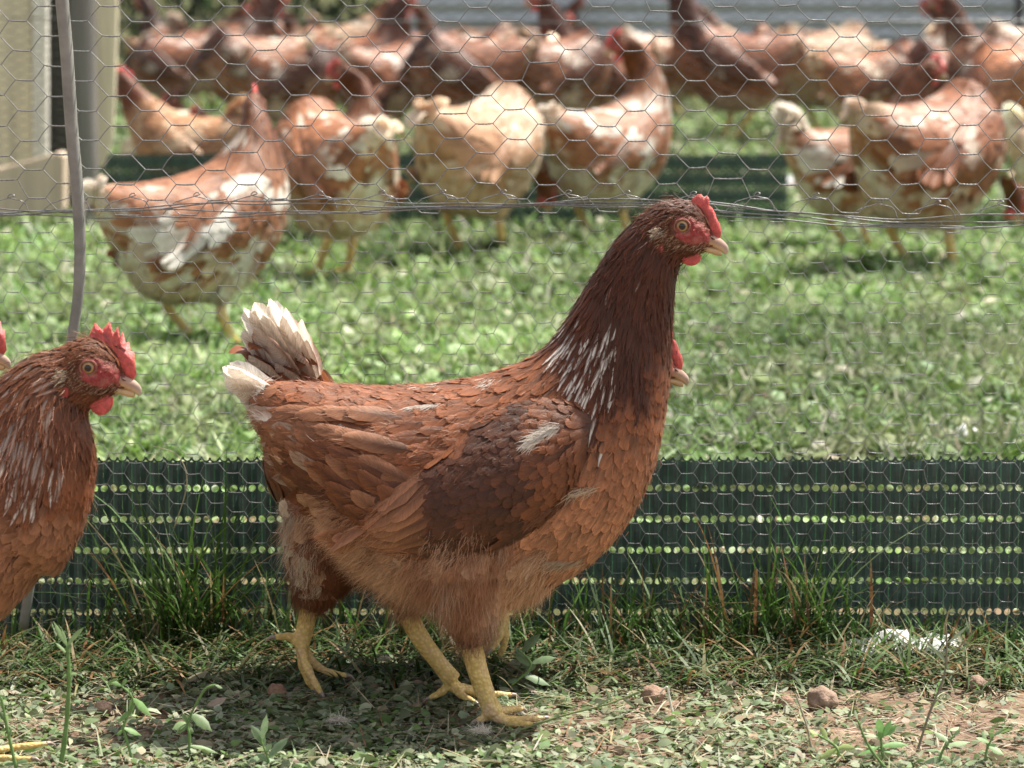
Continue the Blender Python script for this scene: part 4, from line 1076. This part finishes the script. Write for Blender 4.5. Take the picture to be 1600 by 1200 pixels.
# trampled leaves on the dusty ground in front
G = Geo(); DUST = np.array([(.22, .27, .16), (.32, .35, .23), (.16, .22, .10), (.13, .21, .06), (.36, .31, .21), (.09, .15, .04)])
n = 78000; x = U(-.75, .75, n); y = U(2.15, 2.72, n); P = np.stack([x, y, np.zeros(n)], 1)
dens = patch(P, 5, 2, -.35, .25); dens = np.clip(dens+.25, 0, 1)*np.clip(1.2-np.maximum(0, x-.02)*4.5*np.clip((y-2.36)/.06, 0, 1), .10, 1)
P = P[RNG.random(n) < dens]; n = len(P); P[:, 2] = ground_z(P)+U(.0005, .007, n)
L = U(.0035, .0120, n)*(1+.5*(RNG.random(n) < .05))*(1+.5*(RNG.random(n) < .12))
blades(G, P, U(0, 6.28, n), U(-.35, .5, n), L, L*U(.35, .8, n), U(-.6, 1.6, n), palette(n, DUST, [3, 3, 2, 1.2, 1, .6]), 3, prof=[.15, .8, 1, .85, .1], roll=NR(0, .55, n))
n = 6500; P = np.stack([U(-.75, .75, n), U(2.2, 2.85, n), np.zeros(n)], 1); P[:, 2] = ground_z(P)+U(.001, .008, n)
blades(G, P, U(0, 6.28, n), U(-.05, .2, n), U(.015, .06, n), U(.0006, .0018, n), U(-.3, .6, n), palette(n, np.array([(.42, .36, .24), (.30, .33, .20), (.5, .46, .36), (.26, .16, .08)]), [2, 2, 1, 1]), 3)
tag(G.build('trampled_leaves', M_LEAF), 'dusty grey-green trampled leaves and straw bits on the bare ground in front', 'leaf litter', kind='stuff')
# soil crumbs
G = Geo(); sph = []
for t in range(2600):
    x, y = U(-.7, .7), U(2.2, 2.8); r = abs(NR(0, .0018))+.0008; z = gheight(x, y)+r*.3
    v = np.array([(1,0,0),(-1,0,0),(0,1,0),(0,-1,0),(0,0,1),(0,0,-1)])*r*U(.6, 1.3, (6, 3))+[x, y, z]
    G.add(v, np.array([[0,2,4],[2,1,4],[1,3,4],[3,0,4],[2,0,5],[1,2,5],[3,1,5],[0,3,5]]), np.array((.33, .22, .16))*U(.6, 1.3))
tag(G.build('soil_crumbs', simple_mat('crumb', (1, 1, 1), .95, .1, attr=True, bscale=900, bdist=.001)), 'small crumbs of pinkish brown soil scattered in front', 'soil crumbs', kind='stuff')

# grass along the foot of the netting
G = Geo()
def verge(n, x0, x1, y0, y1, Lm, up, pal, w, sd=.12, wr=(.0016, .0036)):
    x = np.clip(NR((x0+x1)/2, (x1-x0)/3.2, n), x0-.05, x1+.05) if sd else U(x0, x1, n); y = U(y0, y1, n); P = np.stack([x, y, np.zeros(n)], 1); P[:, 2] = ground_z(P)
    blades(G, P, U(0, 6.28, n), (U(.9, 1.5, n) if up else U(.1, 1.0, n)), np.abs(NR(Lm, Lm*.32, n))+.02, U(wr[0], wr[1], n), U(.1, 1.5, n) if up else U(.4, 2.2, n), palette(n, pal, w, .22), 6)
GG = np.array([(.035, .075, .014), (.05, .11, .02), (.09, .17, .035), (.20, .11, .045), (.24, .21, .11), (.13, .18, .085)])
X = lambda px: (px-800)/FPX*2.78
verge(1100, X(-60), X(1680), 2.74, 2.84, .024, True, GG, [3, 3, 2, 1.5, 1.5, 2], 0)
verge(6800, X(-60), X(1680), 2.63, 2.83, .036, False, GG, [1.5, 2, 1.5, 1.6, 2.2, 3], 0)
verge(170, X(150), X(480), 2.77, 2.83, .095, True, GG, [3, 4, 3, 1.6, 1, .5])
verge(110, X(235), X(330), 2.77, 2.82, .135, True, GG, [3, 4, 3, 1.2, .6, .3])
verge(240, X(830), X(1360), 2.76, 2.83, .065, True, GG, [3, 4, 3, 1.8, 1, .6])
verge(150, X(1120), X(1340), 2.77, 2.82, .095, True, GG, [3, 4, 3, 1.8, 1, .6])
verge(170, X(480), X(860), 2.76, 2.83, .06, True, GG, [3, 4, 3, 1, 1, .6])
tag(G.build('verge_grass', M_LEAF), 'long green and rusty grass growing along the foot of the netting', 'grass', kind='stuff')

# ---------------------------------------------------------------- green perforated edging strips
def edging(name, px0, px1, Y, z_top, label, rows=5, pitch=.0085, rowh=.0290, coarse=False, group=None):
    x0 = (px0-800)/FPX*Y; x1 = (px1-800)/FPX*Y; ncol = int((x1-x0)/pitch); G = Geo()
    r = .0033; h = pitch; band = rowh-h; nc = 16 if not coarse else 10
    dk = np.array((.040, .066, .058)); lt = np.array((.06, .16, .10))
    def wob(x, z): return Y+.004*noise.noise(Vector((x*3, z*4, Y)))+.0026*math.sin(x*2*math.pi/(pitch*2))+.0012*math.sin(x*2*math.pi/(pitch*7.3)), .0035*noise.noise(Vector((x*2.2, 5, Y)))
    def add(pts, F, c):
        V = []
        for (x, z, dy) in pts:
            yy, dz = wob(x, z); V.append((x, yy+dy, z+dz))
        G.add(np.array(V), np.array(F), c)
    for i in range(ncol):
        xa = x0+i*pitch; xm = xa+h/2
        zt = z_top
        # cut row of holes along the top edge
        a = np.linspace(math.pi, 2*math.pi, 7); zc = zt
        pts = [(xm+r*math.cos(t), zc+r*math.sin(t)+abs(math.cos(t))**6*random.uniform(-.0012, .0012), 0) for t in a]
        out_ = [(xa, zc, 0), (xa, zc-h*.3, 0), (xa+h*.2, zc-h*.5, 0), (xm, zc-h*.5, 0), (xa+h*.8, zc-h*.5, 0), (xa+h, zc-h*.3, 0), (xa+h, zc, 0)]
        add(pts+out_, [[k, k+1, 7+k+1, 7+k] for k in range(6)], dk)
        z = zt-h*.5
        for rw in range(rows+1):
            zb = z-band*(1 if rw < rows else 1.9)
            # corrugated band: plate, groove, plate
            nz_ = 3
            for s0, s1, c, d in ((0, .44, dk, 0), (.44, .56, lt if (i*7+rw*3) % 5 else dk*1.4, .0006), (.56, 1, dk, 0)):
                pts = []
                for q_ in range(nz_+1):
                    zz = z+(zb-z)*q_/nz_; dd = -.0012*math.sin(math.pi*q_/nz_)
                    pts += [(xa+h*s0, zz, dd+d), (xa+h*s1, zz, dd+d)]
                add(pts, [[2*q_, 2*q_+1, 2*q_+3, 2*q_+2] for q_ in range(nz_)], c*(1+.1*random.uniform(-1, 1)))
            z = zb
            if rw < rows:
                a = np.linspace(0, 2*math.pi, nc, endpoint=False); zc = z-h/2
                rr = r*random.uniform(.93, 1.05)
                inn = [(xm+rr*math.cos(t), zc+rr*math.sin(t), 0) for t in a]
                inn2 = [(xm+rr*math.cos(t), zc+rr*math.sin(t), .0012) for t in a]
                outr = []
                for t in a:
                    cx, sz = math.cos(t), math.sin(t); mxx = max(abs(cx), abs(sz)); outr.append((xm+h/2*cx/mxx, zc+h/2*sz/mxx, 0))
                add(inn+outr+inn2, [[k, (k+1) % nc, nc+(k+1) % nc, nc+k] for k in range(nc)]+[[k, (k+1) % nc, 2*nc+(k+1) % nc, 2*nc+k] for k in range(nc)], dk*1.1)
                z -= h
    m_ = EDGE; o = G.build(name, m_, smooth=False); tag(o, label, 'edging strip', group); return o
EDGE = simple_mat('green_plastic', (1, 1, 1), .42, .4, 40, (.75, 1.3), 300, .0006, .4, trans=.14, attr=True)
zt = WP(800, 714, 2.835).z
edging('garden_edging', -160, 1760, 2.835, zt, 'dark green perforated plastic edging strip along the foot of the near netting')
edging('garden_edging', 150, 1232, 7.3, WP(800, 240, 7.3).z, 'far dark green edging strip lying blurred behind the middle hens', rows=4, pitch=.016, rowh=.04, coarse=True)

# ---------------------------------------------------------------- chicken netting
def warp(x, z, sd, a):
    return (x+a*noise.noise(Vector((x*14, z*14, sd)))+a*.5*noise.noise(Vector((x*45, z*45, sd+3))), z+a*noise.noise(Vector((x*14, z*14, sd+7)))+a*.5*noise.noise(Vector((x*45, z*45, sd+9))))
def netting(name, parent, x0, x1, ztop, zbot, Y, pc, pr, tw, shear, rr, sd, amp, mat=None, sag=0., wild=.02, beads=True):
    G = Geo(); ncol = int((x1-x0)/pc)+1; nrow = int((ztop-zbot)/pr)+1
    def pos(i, j, side):
        z = ztop-(j+.5*(i % 2))*pr; x = x0+i*pc+side*tw/2
        sh_ = shear*(ztop-z)*max(0, 1-(x-x0)/(x1-x0)*1.1)
        x2, z2 = warp(x+sh_, z, sd, amp)
        if wild: 
            rn = math.sin(i*127.1+j*311.7+sd)*43758.5453; rn -= math.floor(rn)
            if rn < wild: z2 += pr*.2*(rn/wild-.5)*2; x2 += pc*.15*side
        y = Y+.005*noise.noise(Vector((x*5, z*5, sd)))+.0012*noise.noise(Vector((x*60, z*60, sd)))
        return np.array([x2, y, z2-sag*0])
    for i in range(ncol):
        for j in range(nrow):
            a, b = pos(i, j, -1), pos(i, j, 1)
            if beads:
                n_ = 13; t = np.linspace(0, 1, n_); path = a+(b-a)*t[:, None]; path[:, 2] += np.sin(t*math.pi)*-.0004
                rad = rr*(1.25+.42*np.cos(t*2*math.pi*5)); rad[0] = rad[-1] = rr
                V, F = tube(path, rad, 6, False)
            else: V, F = tube(np.array([a, b]), rr*1.5, 4, False)
            G.add(V, F, (1, 1, 1))
            for dj in (0, 1):
                if i+1 < ncol:
                    jj_ = j+(dj-1 if i % 2 == 0 else dj)
                    if jj_ < 0 or jj_ >= nrow: continue
                    c = pos(i+1, jj_, -1); mid = (b+c)/2+np.array([0, 0, (1 if dj == 0 else -1)*.0004])+NR(0, .0003, 3)
                    V, F = tube(resample([b, mid, c], 5) if beads else np.array([b, c]), rr*.82, 5 if beads else 3, False); G.add(V, F, (1, 1, 1))
    return G.build(name, mat or M_WIRE, parent)
FY = 2.812
fence = empty('wire_netting_fence', (0, FY, 0), label='near chicken wire netting fence with a double twisted wire joining two mesh sizes', cat='fence')
def loc(o): o.location = (0, -FY, 0); return o
pxm = FY/FPX
zj = WP(800, 325, FY).z
loc(netting('upper_netting', fence, -.62, .62, zj+.30, zj+.008, FY, 48.3*pxm, 46*pxm, 28*pxm, .10, .00056, 3, .0022))
loc(netting('lower_netting', fence, -.62, .62, zj-.012, -.005, FY, 31*pxm, 32*pxm, 20.5*pxm, .16, 0.00035, 11, .0018, wild=.03))
for k_ in range(4):
    pts = []
    for px in np.arange(-170, 1780, 22):
        base_py = 337-15*math.exp(-((px-760)/520)**2)-3+12*(px > 1000)*min(1, (px-1000)/400)
        py = base_py+[-6, -2, 4, 7][k_]+6*math.sin(px/(95.+k_*23)+k_*1.9)+1.5*math.sin(px/31.+k_)
        q_ = WP(px, py, FY-.001-.0008*math.sin(px/40.+k_*1.3)); pts.append(np.array(q_))
    V, F = tube(resample(pts, len(pts)*3), .00062, 6); loc(link_geo('tie_wire', V, F, M_WIRE, fence))
G = Geo()
for i in range(-2, 19):       # curled wire ends hooked round the tie wires
    px = 12+i*97+random.uniform(-6, 6); py = 313-8*math.exp(-((px-760)/500)**2)+(10 if px > 1300 else 0)
    pts = [(px-30, py+6), (px-14, py+1), (px, py-3), (px+8, py-6), (px+3, py-9), (px-2, py-4), (px+8, py-1), (px+20, py+2), (px+27, py+9), (px+30, py+20)]
    V, F = tube(resample([np.array(WP(a, b, FY-.0015+.0012*math.sin(q_*1.7))) for q_, (a, b) in enumerate(pts)], 34), .00048, 5); G.add(V, F, (1, 1, 1))
    pts = [(px-30, py+6), (px-42, py+16), (px-50, py+26)]; V, F = tube(resample([np.array(WP(a, b, FY)) for a, b in pts], 8), .0004, 5); G.add(V, F, (1, 1, 1))
loc(G.build('wire_hooks', M_WIRE, fence))
# far netting above the far edging strip
ff = empty('wire_netting_fence', (0, 7.32, 0), label='far fine wire netting fence, blurred, above the far edging strip', cat='fence')
o = netting('netting', ff, -1.75, 2.2, .62, .03, 7.32, .022, .022, .014, .05, .0007, 21, .004, wild=0, mat=simple_mat('dull_wire', (.05, .05, .055), .6, .3), beads=False); o.location = (0, -7.32, 0)
V, F = tube(np.array([(-1.6, 7.32, .50), (.4, 7.33, .485), (2.2, 7.32, .50)]), .0014, 6); o = link_geo('tie_wire', V, F, M_WIRE, ff); o.location = (0, -7.32, 0)

# bent grey conduit post at the left
M_PIPE = simple_mat('grey_conduit', (.25, .25, .23), .5, .4, 60, (.8, 1.2), 400, .0004, .4)
pts = [np.array(WP(px, py, 2.797)) for px, py in [(92,-160),(94,-60),(97,0),(104,80),(112,200),(121,300),(125,380),(123,450),(117,500),(110,545),(98,620),(80,720),(55,860),(36,985)]]
V, F = tube(resample(pts, 60), np.interp(np.linspace(0, 1, 60), [0, .35, .6, 1], [.0062, .0058, .0048, .0046]), 16)
tag(link_geo('fence_rod', V, F, M_PIPE), 'grey bent plastic rod holding up the near netting at left', 'rod')

# ---------------------------------------------------------------- shed frame and posts at the left
def wood(name, c, nsc=3, var=(.75, 1.15)):
    m, nt, p, out = new_mat(name); co = obj_co(nt); mp_ = node(nt, 'ShaderNodeMapping'); nt.links.new(co, mp_.inputs[0]); mp_.inputs['Scale'].default_value = (14, 14, .8)
    nz = noise_tex(nt, nsc, 5, mp_.outputs[0], .6); rgb = node(nt, 'ShaderNodeRGB'); rgb.outputs[0].default_value = (*c, 1)
    cc = mul_col(nt, rgb.outputs[0], ramp(nt, nz, [(.3, (var[0],)*3), (.7, (var[1],)*3)])); nt.links.new(cc, p.inputs['Base Color']); p.inputs['Roughness'].default_value = .8
    bump(nt, p, nz, .003, .5); return m
def prism(name, pxpts, Y, depth, mat, parent=None, bev=.003):
    """upright panel whose face outline is given on the plane y=Y, with real depth behind it"""
    bm = bmesh.new(); f = [bm.verts.new(WP(px, py, Y)) for px, py in pxpts]; b = [bm.verts.new(WP(px, py, Y)+Vector((0, depth, 0))) for px, py in pxpts]
    n_ = len(f); bm.faces.new(f); bm.faces.new(b[::-1])
    for i in range(n_): bm.faces.new((f[i], b[i], b[(i+1) % n_], f[(i+1) % n_]))
    bmesh.ops.recalc_face_normals(bm, faces=bm.faces); bmesh.ops.bevel(bm, geom=bm.edges[:], offset=bev, segments=2, affect='EDGES')
    me = bpy.data.meshes.new(name); bm.to_mesh(me); bm.free(); me.materials.append(mat); o = bpy.data.objects.new(name, me); COL.objects.link(o); o.parent = parent; return o
CREAMW = wood('cream_timber', (.78, .70, .52)); GAP_SHADE = wood('gap_shade', (0.04, 0.04, 0.03)); GREYW = wood('weathered_post', (.19, .175, .165), 3, (.6, 1.3)); PALE = wood('pale_beam', (.72, .58, .45))
sh_ = empty('timber_door_frame', (0, 7.6, 0), label='cream timber frame board with lighter trim and dark gap at the left edge', cat='door frame')
gy = 322
for nm, pts_, dy, mt in (('board', [(-220,-420),(49,-420),(49,gy),(-220,gy)], 0, CREAMW), ('trim', [(50,-420),(73,-420),(73,gy),(50,gy)], -.02, wood('light_trim', (.9, .87, .78))), ('gap_shade_panel', [(74,-420),(120,-420),(120,gy),(74,gy)], .05, GAP_SHADE)):  # last panel is near-black, added to stand for the shade in the gap
    o = prism(nm, pts_, 7.6+dy, .05, mt, sh_); o.location = (0, -7.6, 0)
pts = [np.array(WP(px, py, 7.15)) for px, py in [(126,-420),(128,-100),(131,100),(134,250),(135,372)]]
V, F = tube(resample(pts, 30), np.interp(np.linspace(0, 1, 30), [0, 1], [.030, .0275])*(1+NR(0, .012, 30)), 18)
tag(link_geo('wooden_post', V, F, GREYW), 'weathered grey round wooden post behind the bent rod', 'post')
tag(prism('timber_board', [(147,-420),(184,-420),(182,60),(176,215),(160,262),(150,262)], 7.22, .03, CREAMW), 'cream upright timber board right of the grey post', 'board')
tag(prism('timber_beam', [(-200,318),(-200,282),(0,264),(92,238),(99,243),(98,330),(-200,352)], 7.25, .09, PALE, bev=.004), 'pale low beam with sloping top lying at the foot of the frame', 'beam')
tag(prism('timber_beam', [(186,228),(236,178),(300,178),(300,215),(186,262)], 9.0, .2, PALE, bev=.01), 'pale tan block lying on the grass behind the bright rust hen', 'block')
# red drinker behind the board
bm = bmesh.new(); prf = [(.0, .0), (.10, .0), (.115, .012), (.115, .045), (.105, .05), (.10, .03), (.075, .03), (.075, .14), (.06, .19), (.02, .21), (0, .21)]
vs_ = []; 
for r_, z_ in prf: vs_.append([bm.verts.new((r_*math.cos(a), r_*math.sin(a), z_)) for a in np.linspace(0, 2*np.pi, 28, endpoint=False)])
for i in range(len(prf)-1):
    for j in range(28):
        try: bm.faces.new((vs_[i][j], vs_[i][(j+1) % 28], vs_[i+1][(j+1) % 28], vs_[i+1][j]))
        except Exception: pass
me = bpy.data.meshes.new('d'); bm.to_mesh(me); bm.free(); me.materials.append(simple_mat('red_plastic', (.55, .03, .04), .35, .5))
for f in me.polygons: f.use_smooth = True
o = bpy.data.objects.new('poultry_drinker', me); COL.objects.link(o); g = GP(190, 158); o.location = (g.x, g.y, .0); o.scale = (.75, .75, .75)
tag(o, 'red round plastic object half hidden behind the cream board', 'drinker')

# corrugated metal sheets and dark hedge at the back
def sheet(name, px0, px1, Y, z1, pitch, amp, mat):
    x0 = (px0-800)/FPX*Y; x1 = (px1-800)/FPX*Y; zz = np.arange(0, z1, pitch/10); xx = np.linspace(x0, x1, 3)
    V = []; 
    for th in (0, .0012):
        for z in zz:
            for x in xx: V.append((x, Y+th+amp*math.sin(z/pitch*2*math.pi), z+.01))
    n1_ = len(zz); F = []
    for s_ in (0, 1):
        for i in range(n1_-1):
            for j in range(2): F.append([s_*n1_*3+i*3+j, s_*n1_*3+i*3+j+1, s_*n1_*3+(i+1)*3+j+1, s_*n1_*3+(i+1)*3+j])
    return link_geo(name, np.array(V), np.array(F), mat)
MET = simple_mat('galvanised_sheet', (.50, .54, .58), .42, .5, 4, (.85, 1.1), metal=.35)
wl = empty('metal_sheet_wall', (0, 17.2, 0), label='pale grey corrugated metal sheet wall along the top right', cat='wall')
for a_, b_, dy in ((640, 1010, 0), (1006, 1380, .012), (1376, 2300, 0)): o = sheet('sheet', a_, b_, 17.2+dy, 1.2, .085, .011, MET); o.parent = wl; o.location = (0, -17.2, 0)
V, F = tube(np.array([WP(1592, y_, 16.9) for y_ in (-300, 0, 60, 118)]), .022, 8); tag(link_geo('metal_rod', V, F, simple_mat('dark_rod', (.04, .04, .045), .5)), 'thin dark upright post in front of the metal sheets at the right edge', 'post')
G = Geo(); n = 22000; P = np.stack([U(-6.5, -.45, n), 17.8+NR(0, .35, n), U(0, 1, n)**.8*1.6], 1)
blades(G, P, U(0, 6.28, n), U(-1, 1.4, n), U(.05, .11, n), U(.03, .06, n), U(0, 1, n), palette(n, np.array([(.03, .07, .02), (.05, .10, .03), (.08, .14, .04)]), [1, 1, .6]), 2)
hd = G.build('hedge', M_LEAF); tag(hd, 'dark green hedge far behind the hens at the upper left', 'hedge')

# ---------------------------------------------------------------- litter, stones, feathers, weeds
def crumple(name, cx, cy, rx, ry, h, mat, label, cat, sd):
    V = []; n_ = 26; m_ = 14
    for j in range(m_+1):
        for i in range(n_+1):
            u_, v_ = i/n_*2-1, j/m_*2-1; 
            e_ = max(0, 1-(u_*u_+v_*v_)*.8)
            x = cx+rx*u_*(1+.2*noise.noise(Vector((v_*2, sd, 0)))); y = cy+ry*v_*(1+.3*noise.noise(Vector((u_*2, sd+5, 0))))
            V.append((x, y, gheight(x, y)+.002+h*e_*(.55+.9*noise.noise(Vector((u_*2.3, v_*2.3, sd))))+abs(noise.noise(Vector((u_*6, v_*6, sd))))*h*.3))
    F = [[j*(n_+1)+i, j*(n_+1)+i+1, (j+1)*(n_+1)+i+1, (j+1)*(n_+1)+i] for j in range(m_) for i in range(n_)]
    o = link_geo(name, np.array(V), np.array(F), mat); mo = o.modifiers.new('thickness', 'SOLIDIFY'); mo.thickness = .0006; tag(o, label, cat); return o
WPL = simple_mat('white_plastic', (.80, .81, .80), .5, .4, 60, (.85, 1.05), trans=.1)
g = GP(1440, 1000); crumple('plastic_scrap', X(1445)*.985, 2.772, .062, .028, .028, WPL, 'crumpled white plastic scrap under the edging strip at lower right', 'litter', 1)
g = GP(1508, 700); crumple('plastic_scrap', g.x, g.y, .026, .02, .034, WPL, 'small white scrap lying on the grass just above the edging at right', 'litter', 2)
g = GP(1245, 292); crumple('plastic_scrap', g.x, g.y, .05, .06, .05, WPL, 'white scrap on the grass behind the far right hens', 'litter', 3)
def stone(px, py, r, label, sd, c=(.33, .235, .18)):
    g = GP(px, py); bm = bmesh.new(); bmesh.ops.create_icosphere(bm, subdivisions=4, radius=1)
    for v in bm.verts:
        n_ = 1+.22*noise.noise(v.co*1.6+Vector((sd, 0, 0)))+.08*noise.noise(v.co*5+Vector((sd, 0, 0))); v.co = Vector((v.co.x*r*1.05, v.co.y*r*.9, v.co.z*r*.85))*n_
    me = bpy.data.meshes.new('stone'); bm.to_mesh(me); bm.free(); me.materials.append(simple_mat('clod', c, .95, .1, 90, (.65, 1.25), 500, .002, .8))
    for f in me.polygons: f.use_smooth = True
    o = bpy.data.objects.new('stone', me); COL.objects.link(o); o.location = (g.x, g.y, r*.3); tag(o, label, 'stone'); return o
stone(1284, 1100, .0125, 'round reddish clod at the foot of the grass, lower right', 1)
stone(1228, 1100, .006, 'smaller dark clod left of the round reddish clod', 4, (.34, .22, .16))
stone(1525, 1072, .008, 'flat brown clod near the right edge behind the thin weed', 8)
stone(432, 1085, .008, 'brown clod beside the raised foot of the hidden hen', 12, (.34, .21, .15))
stone(160, 1110, .007, 'pinkish clod behind the tall weed stem at lower left', 15, (.45, .31, .23))
stone(1020, 1092, .010, 'low brown soil lump beside the white looped stalk', 19, (.34, .23, .17))
def down(px, py, r, label, sd):
    g = GP(px, py); G = Geo(); n = 240; base = np.tile(np.array([g.x, g.y, .006]), (n, 1))+NR(0, r*.25, (n, 3))*[1, 1, .3]
    D = nrm(np.stack([NR(0, 1, n), NR(0, .6, n), np.abs(NR(0, .35, n))], 1)); strands(G, base, D, np.tile([0, 0, 1.], (n, 1)), U(.3, 1, n)*r, np.full(n, .0005), np.tile(WHITE*1.05, (n, 1)), .2)
    tag(G.build('down_feather', M_FLUFF), label, 'feather')
down(528, 1138, .013, 'white down feather on the leaves below the hidden hen', 1); down(752, 1154, .013, 'flat white down feather below the raised front foot', 2); down(600, 1040, .008, 'tiny white down feather in the shaded grass between the legs', 3)

M_WEED = simple_mat('weed_green', (1, 1, 1), .5, .35, 150, (.8, 1.15), trans=.25, attr=True)
def weed(pts, Y, r, leaves, label, cat='weed', c=(.20, .33, .11), lc=(.20, .29, .13), name='weed'):
    P = [np.array(WP(a, b, Y)) for a, b in pts]; root_ = empty(name, tuple(P[0]), label=label, cat=cat); Pm = [p_-P[0] for p_ in P]
    pth = resample(Pm, 24); V, F = tube(pth, np.linspace(r, r*.6, 24)*(1+.12*np.sin(np.arange(24)*1.3)), 8); link_geo('stem', V, F, M_WEED, root_, np.tile(c, (len(V), 1)))
    leaves = list(leaves)+[(max(.1, t-.12), -dxp*.55+random.uniform(-6, 6), dyp*.55+random.uniform(-5, 3), w_*.7, cv) for (t, dxp, dyp, w_, cv) in leaves if w_ > 4]
    for (t, dxp, dyp, w_, cv) in leaves:
        b0 = pth[min(23, int(t*23))]; L = np.array([dxp*Y/FPX, random.uniform(-.4, .4)*abs(dxp+dyp)*Y/FPX, -dyp*Y/FPX]); n_ = 8; ts = np.linspace(0, 1, n_)
        ax = nrm(L); sd_ = nrm(np.cross(ax, [0, -.6, .8])+np.array([0, random.uniform(-.5, .5), 0])); V = []
        pf = np.interp(ts, [0, .25, .6, 1], [.15, .8, 1, .04])
        nn = np.cross(ax, sd_)
        for k in range(n_):
            c0 = b0+L*ts[k]+np.array([0, 0, -cv*np.linalg.norm(L)])*ts[k]**2; ww = .72*w_*Y/FPX*pf[k]*(1+.25*(k % 2))
            V += [c0-sd_*ww+nn*ww*.35, c0, c0+sd_*ww+nn*ww*.35]
        F = [[k*3+j, k*3+j+1, (k+1)*3+j+1, (k+1)*3+j] for k in range(n_-1) for j in range(2)]
        link_geo('leaf', np.array(V), np.array(F), M_WEED, root_, np.tile(np.array(lc)*random.uniform(.8, 1.2), (len(V), 1)))
    return root_
PALEG = (.42, .46, .34)
weed([(92,1215),(103,1140),(108,1060),(105,1010)], 2.36, .0022, [(1,-20,-48,6,.1),(1,28,-42,5,.2),(1,10,-25,6,.4),(1,-8,-30,5,0),(.72,14,-6,4,.3),(.7,-12,3,4,.2),(.2,34,8,6,.3),(.2,-10,-8,5,.2)], 'tall pale weed stem with curled top leaves at lower left')
weed([(30,1220),(16,1160),(2,1090)], 2.33, .0016, [(.3,22,-14,6,.3),(.3,-20,-6,7,.2),(.7,-14,-22,5,.1)], 'thin weed stem crossing the left hen foot')
weed([(215,1215),(196,1150),(193,1135),(208,1095),(190,1072)], 2.37, .0012, [(1,-16,-10,5,.2),(1,8,-16,5,.2),(.8,30,22,9,.3),(.5,28,6,8,.3),(.8,-6,24,7,.2)], 'crooked small weed with four leaves at lower left', lc=(.20, .34, .12))
weed([(295,1200),(296,1150),(294,1128),(318,1080),(336,1070)], 2.39, .0013, [(1,12,4,4,.2),(.5,-8,-22,5,.1),(.5,-24,-6,10,.5),(.6,34,10,13,.4),(.2,46,6,6,.2)], 'bent weed with broad leaves left of the middle')
weed([(425,1230),(420,1190),(405,1150)], 2.36, .0012, [(.8,-20,-40,9,.2),(.6,34,-44,9,.2),(.6,-34,-6,9,.3),(.9,10,-50,8,.1),(.3,40,-8,9,.3)], 'low leafy seedling at the bottom edge left of the middle', lc=(.26, .36, .2))
weed([(1432,1178),(1452,1115),(1474,1060),(1479,1020),(1478,975)], 2.42, .0011, [(.68,-30,-34,3,0),(.68,-20,-30,4,.2),(.85,36,-22,3,-.2),(.6,14,-4,5,.3),(.6,-8,2,4,.3)], 'thin dry weed stalk with two curling tips at lower right', c=(.27, .24, .18), lc=(.3, .36, .24))
weed([(1268,1180),(1262,1140),(1243,1084)], 2.42, .0011, [], 'bare thin dry twig leaning left at lower right', 'twig', c=(.45, .40, .30), name='twig')
weed([(1052,1118),(1046,1092),(1043,1074),(1036,1078),(1032,1084)], 2.52, .0011, [(.6,9,-4,2,.2)], 'short white dried stalk with a looped top', 'stalk', c=(.78, .76, .68), name='dry_stalk')
weed([(1382,1210),(1378,1170),(1376,1150)], 2.38, .0014, [(1,-6,-36,9,.1),(1,26,-20,9,.1),(.9,16,-34,8,.1),(.6,-40,6,7,.2),(.6,44,-10,8,.2)], 'green seedling with upright leaves near the bottom right', lc=(.22, .40, .14))
weed([(1405,1225),(1360,1170),(1340,1125)], 2.36, .0013, [(1,-4,-16,4,0),(.9,12,-20,4,0),(.8,-16,-18,4,0),(.7,22,-4,6,.2)], 'pale leaning seedling left of the green one, bottom right', lc=(.36, .42, .26))
weed([(1290,1225),(1310,1175),(1278,1148)], 2.37, .0013, [(1,-14,-10,6,.1),(.8,-10,-26,6,.2),(.6,30,-10,8,.3),(.6,-30,10,8,.3)], 'yellow green seedling beside the dry twig', lc=(.34, .42, .16))
weed([(1465,1230),(1470,1180),(1490,1150)], 2.37, .0013, [(1,10,-14,5,.2),(.8,-22,-20,7,.2),(.7,40,-14,8,.2),(.5,36,14,8,.2),(.5,-36,8,9,.3)], 'spreading seedling with broad leaves at bottom right', lc=(.3, .40, .22))
weed([(1545,1225),(1540,1180),(1552,1150)], 2.37, .0012, [(1,16,-14,4,.2),(.8,-24,-16,8,.2),(.7,24,4,9,.3),(.7,-10,-28,5,.1)], 'small seedling close to the bottom right corner', lc=(.28, .40, .2))
weed([(800,1145),(880,1118),(950,1100),(1005,1078)], 2.47, .0011, [(.3,20,-18,3,.1),(.45,22,-12,3,.1),(.6,26,-20,3,.1),(.8,20,8,3,.2),(.2,16,12,4,.2),(.7,-10,-26,3,.1)], 'trailing green sprig by the front foot of the big hen', 'sprig', c=(.26, .32, .14), lc=(.28, .36, .18), name='sprig')
weed([(800,1070),(830,1040),(810,1015)], 2.60, .0012, [(.9,30,-40,10,.2),(.6,40,-24,12,.3),(.5,-26,-30,10,.2),(.3,44,4,10,.3)], 'grey-leaved weed in the shade right of the hidden raised foot', lc=(.18, .26, .14))
weed([(272,825),(292,756),(278,712),(240,697)], 2.80, .0006, [], 'dry arching grass stalk above the edging at left', 'grass stalk', c=(.5, .45, .3), name='grass_stalk')
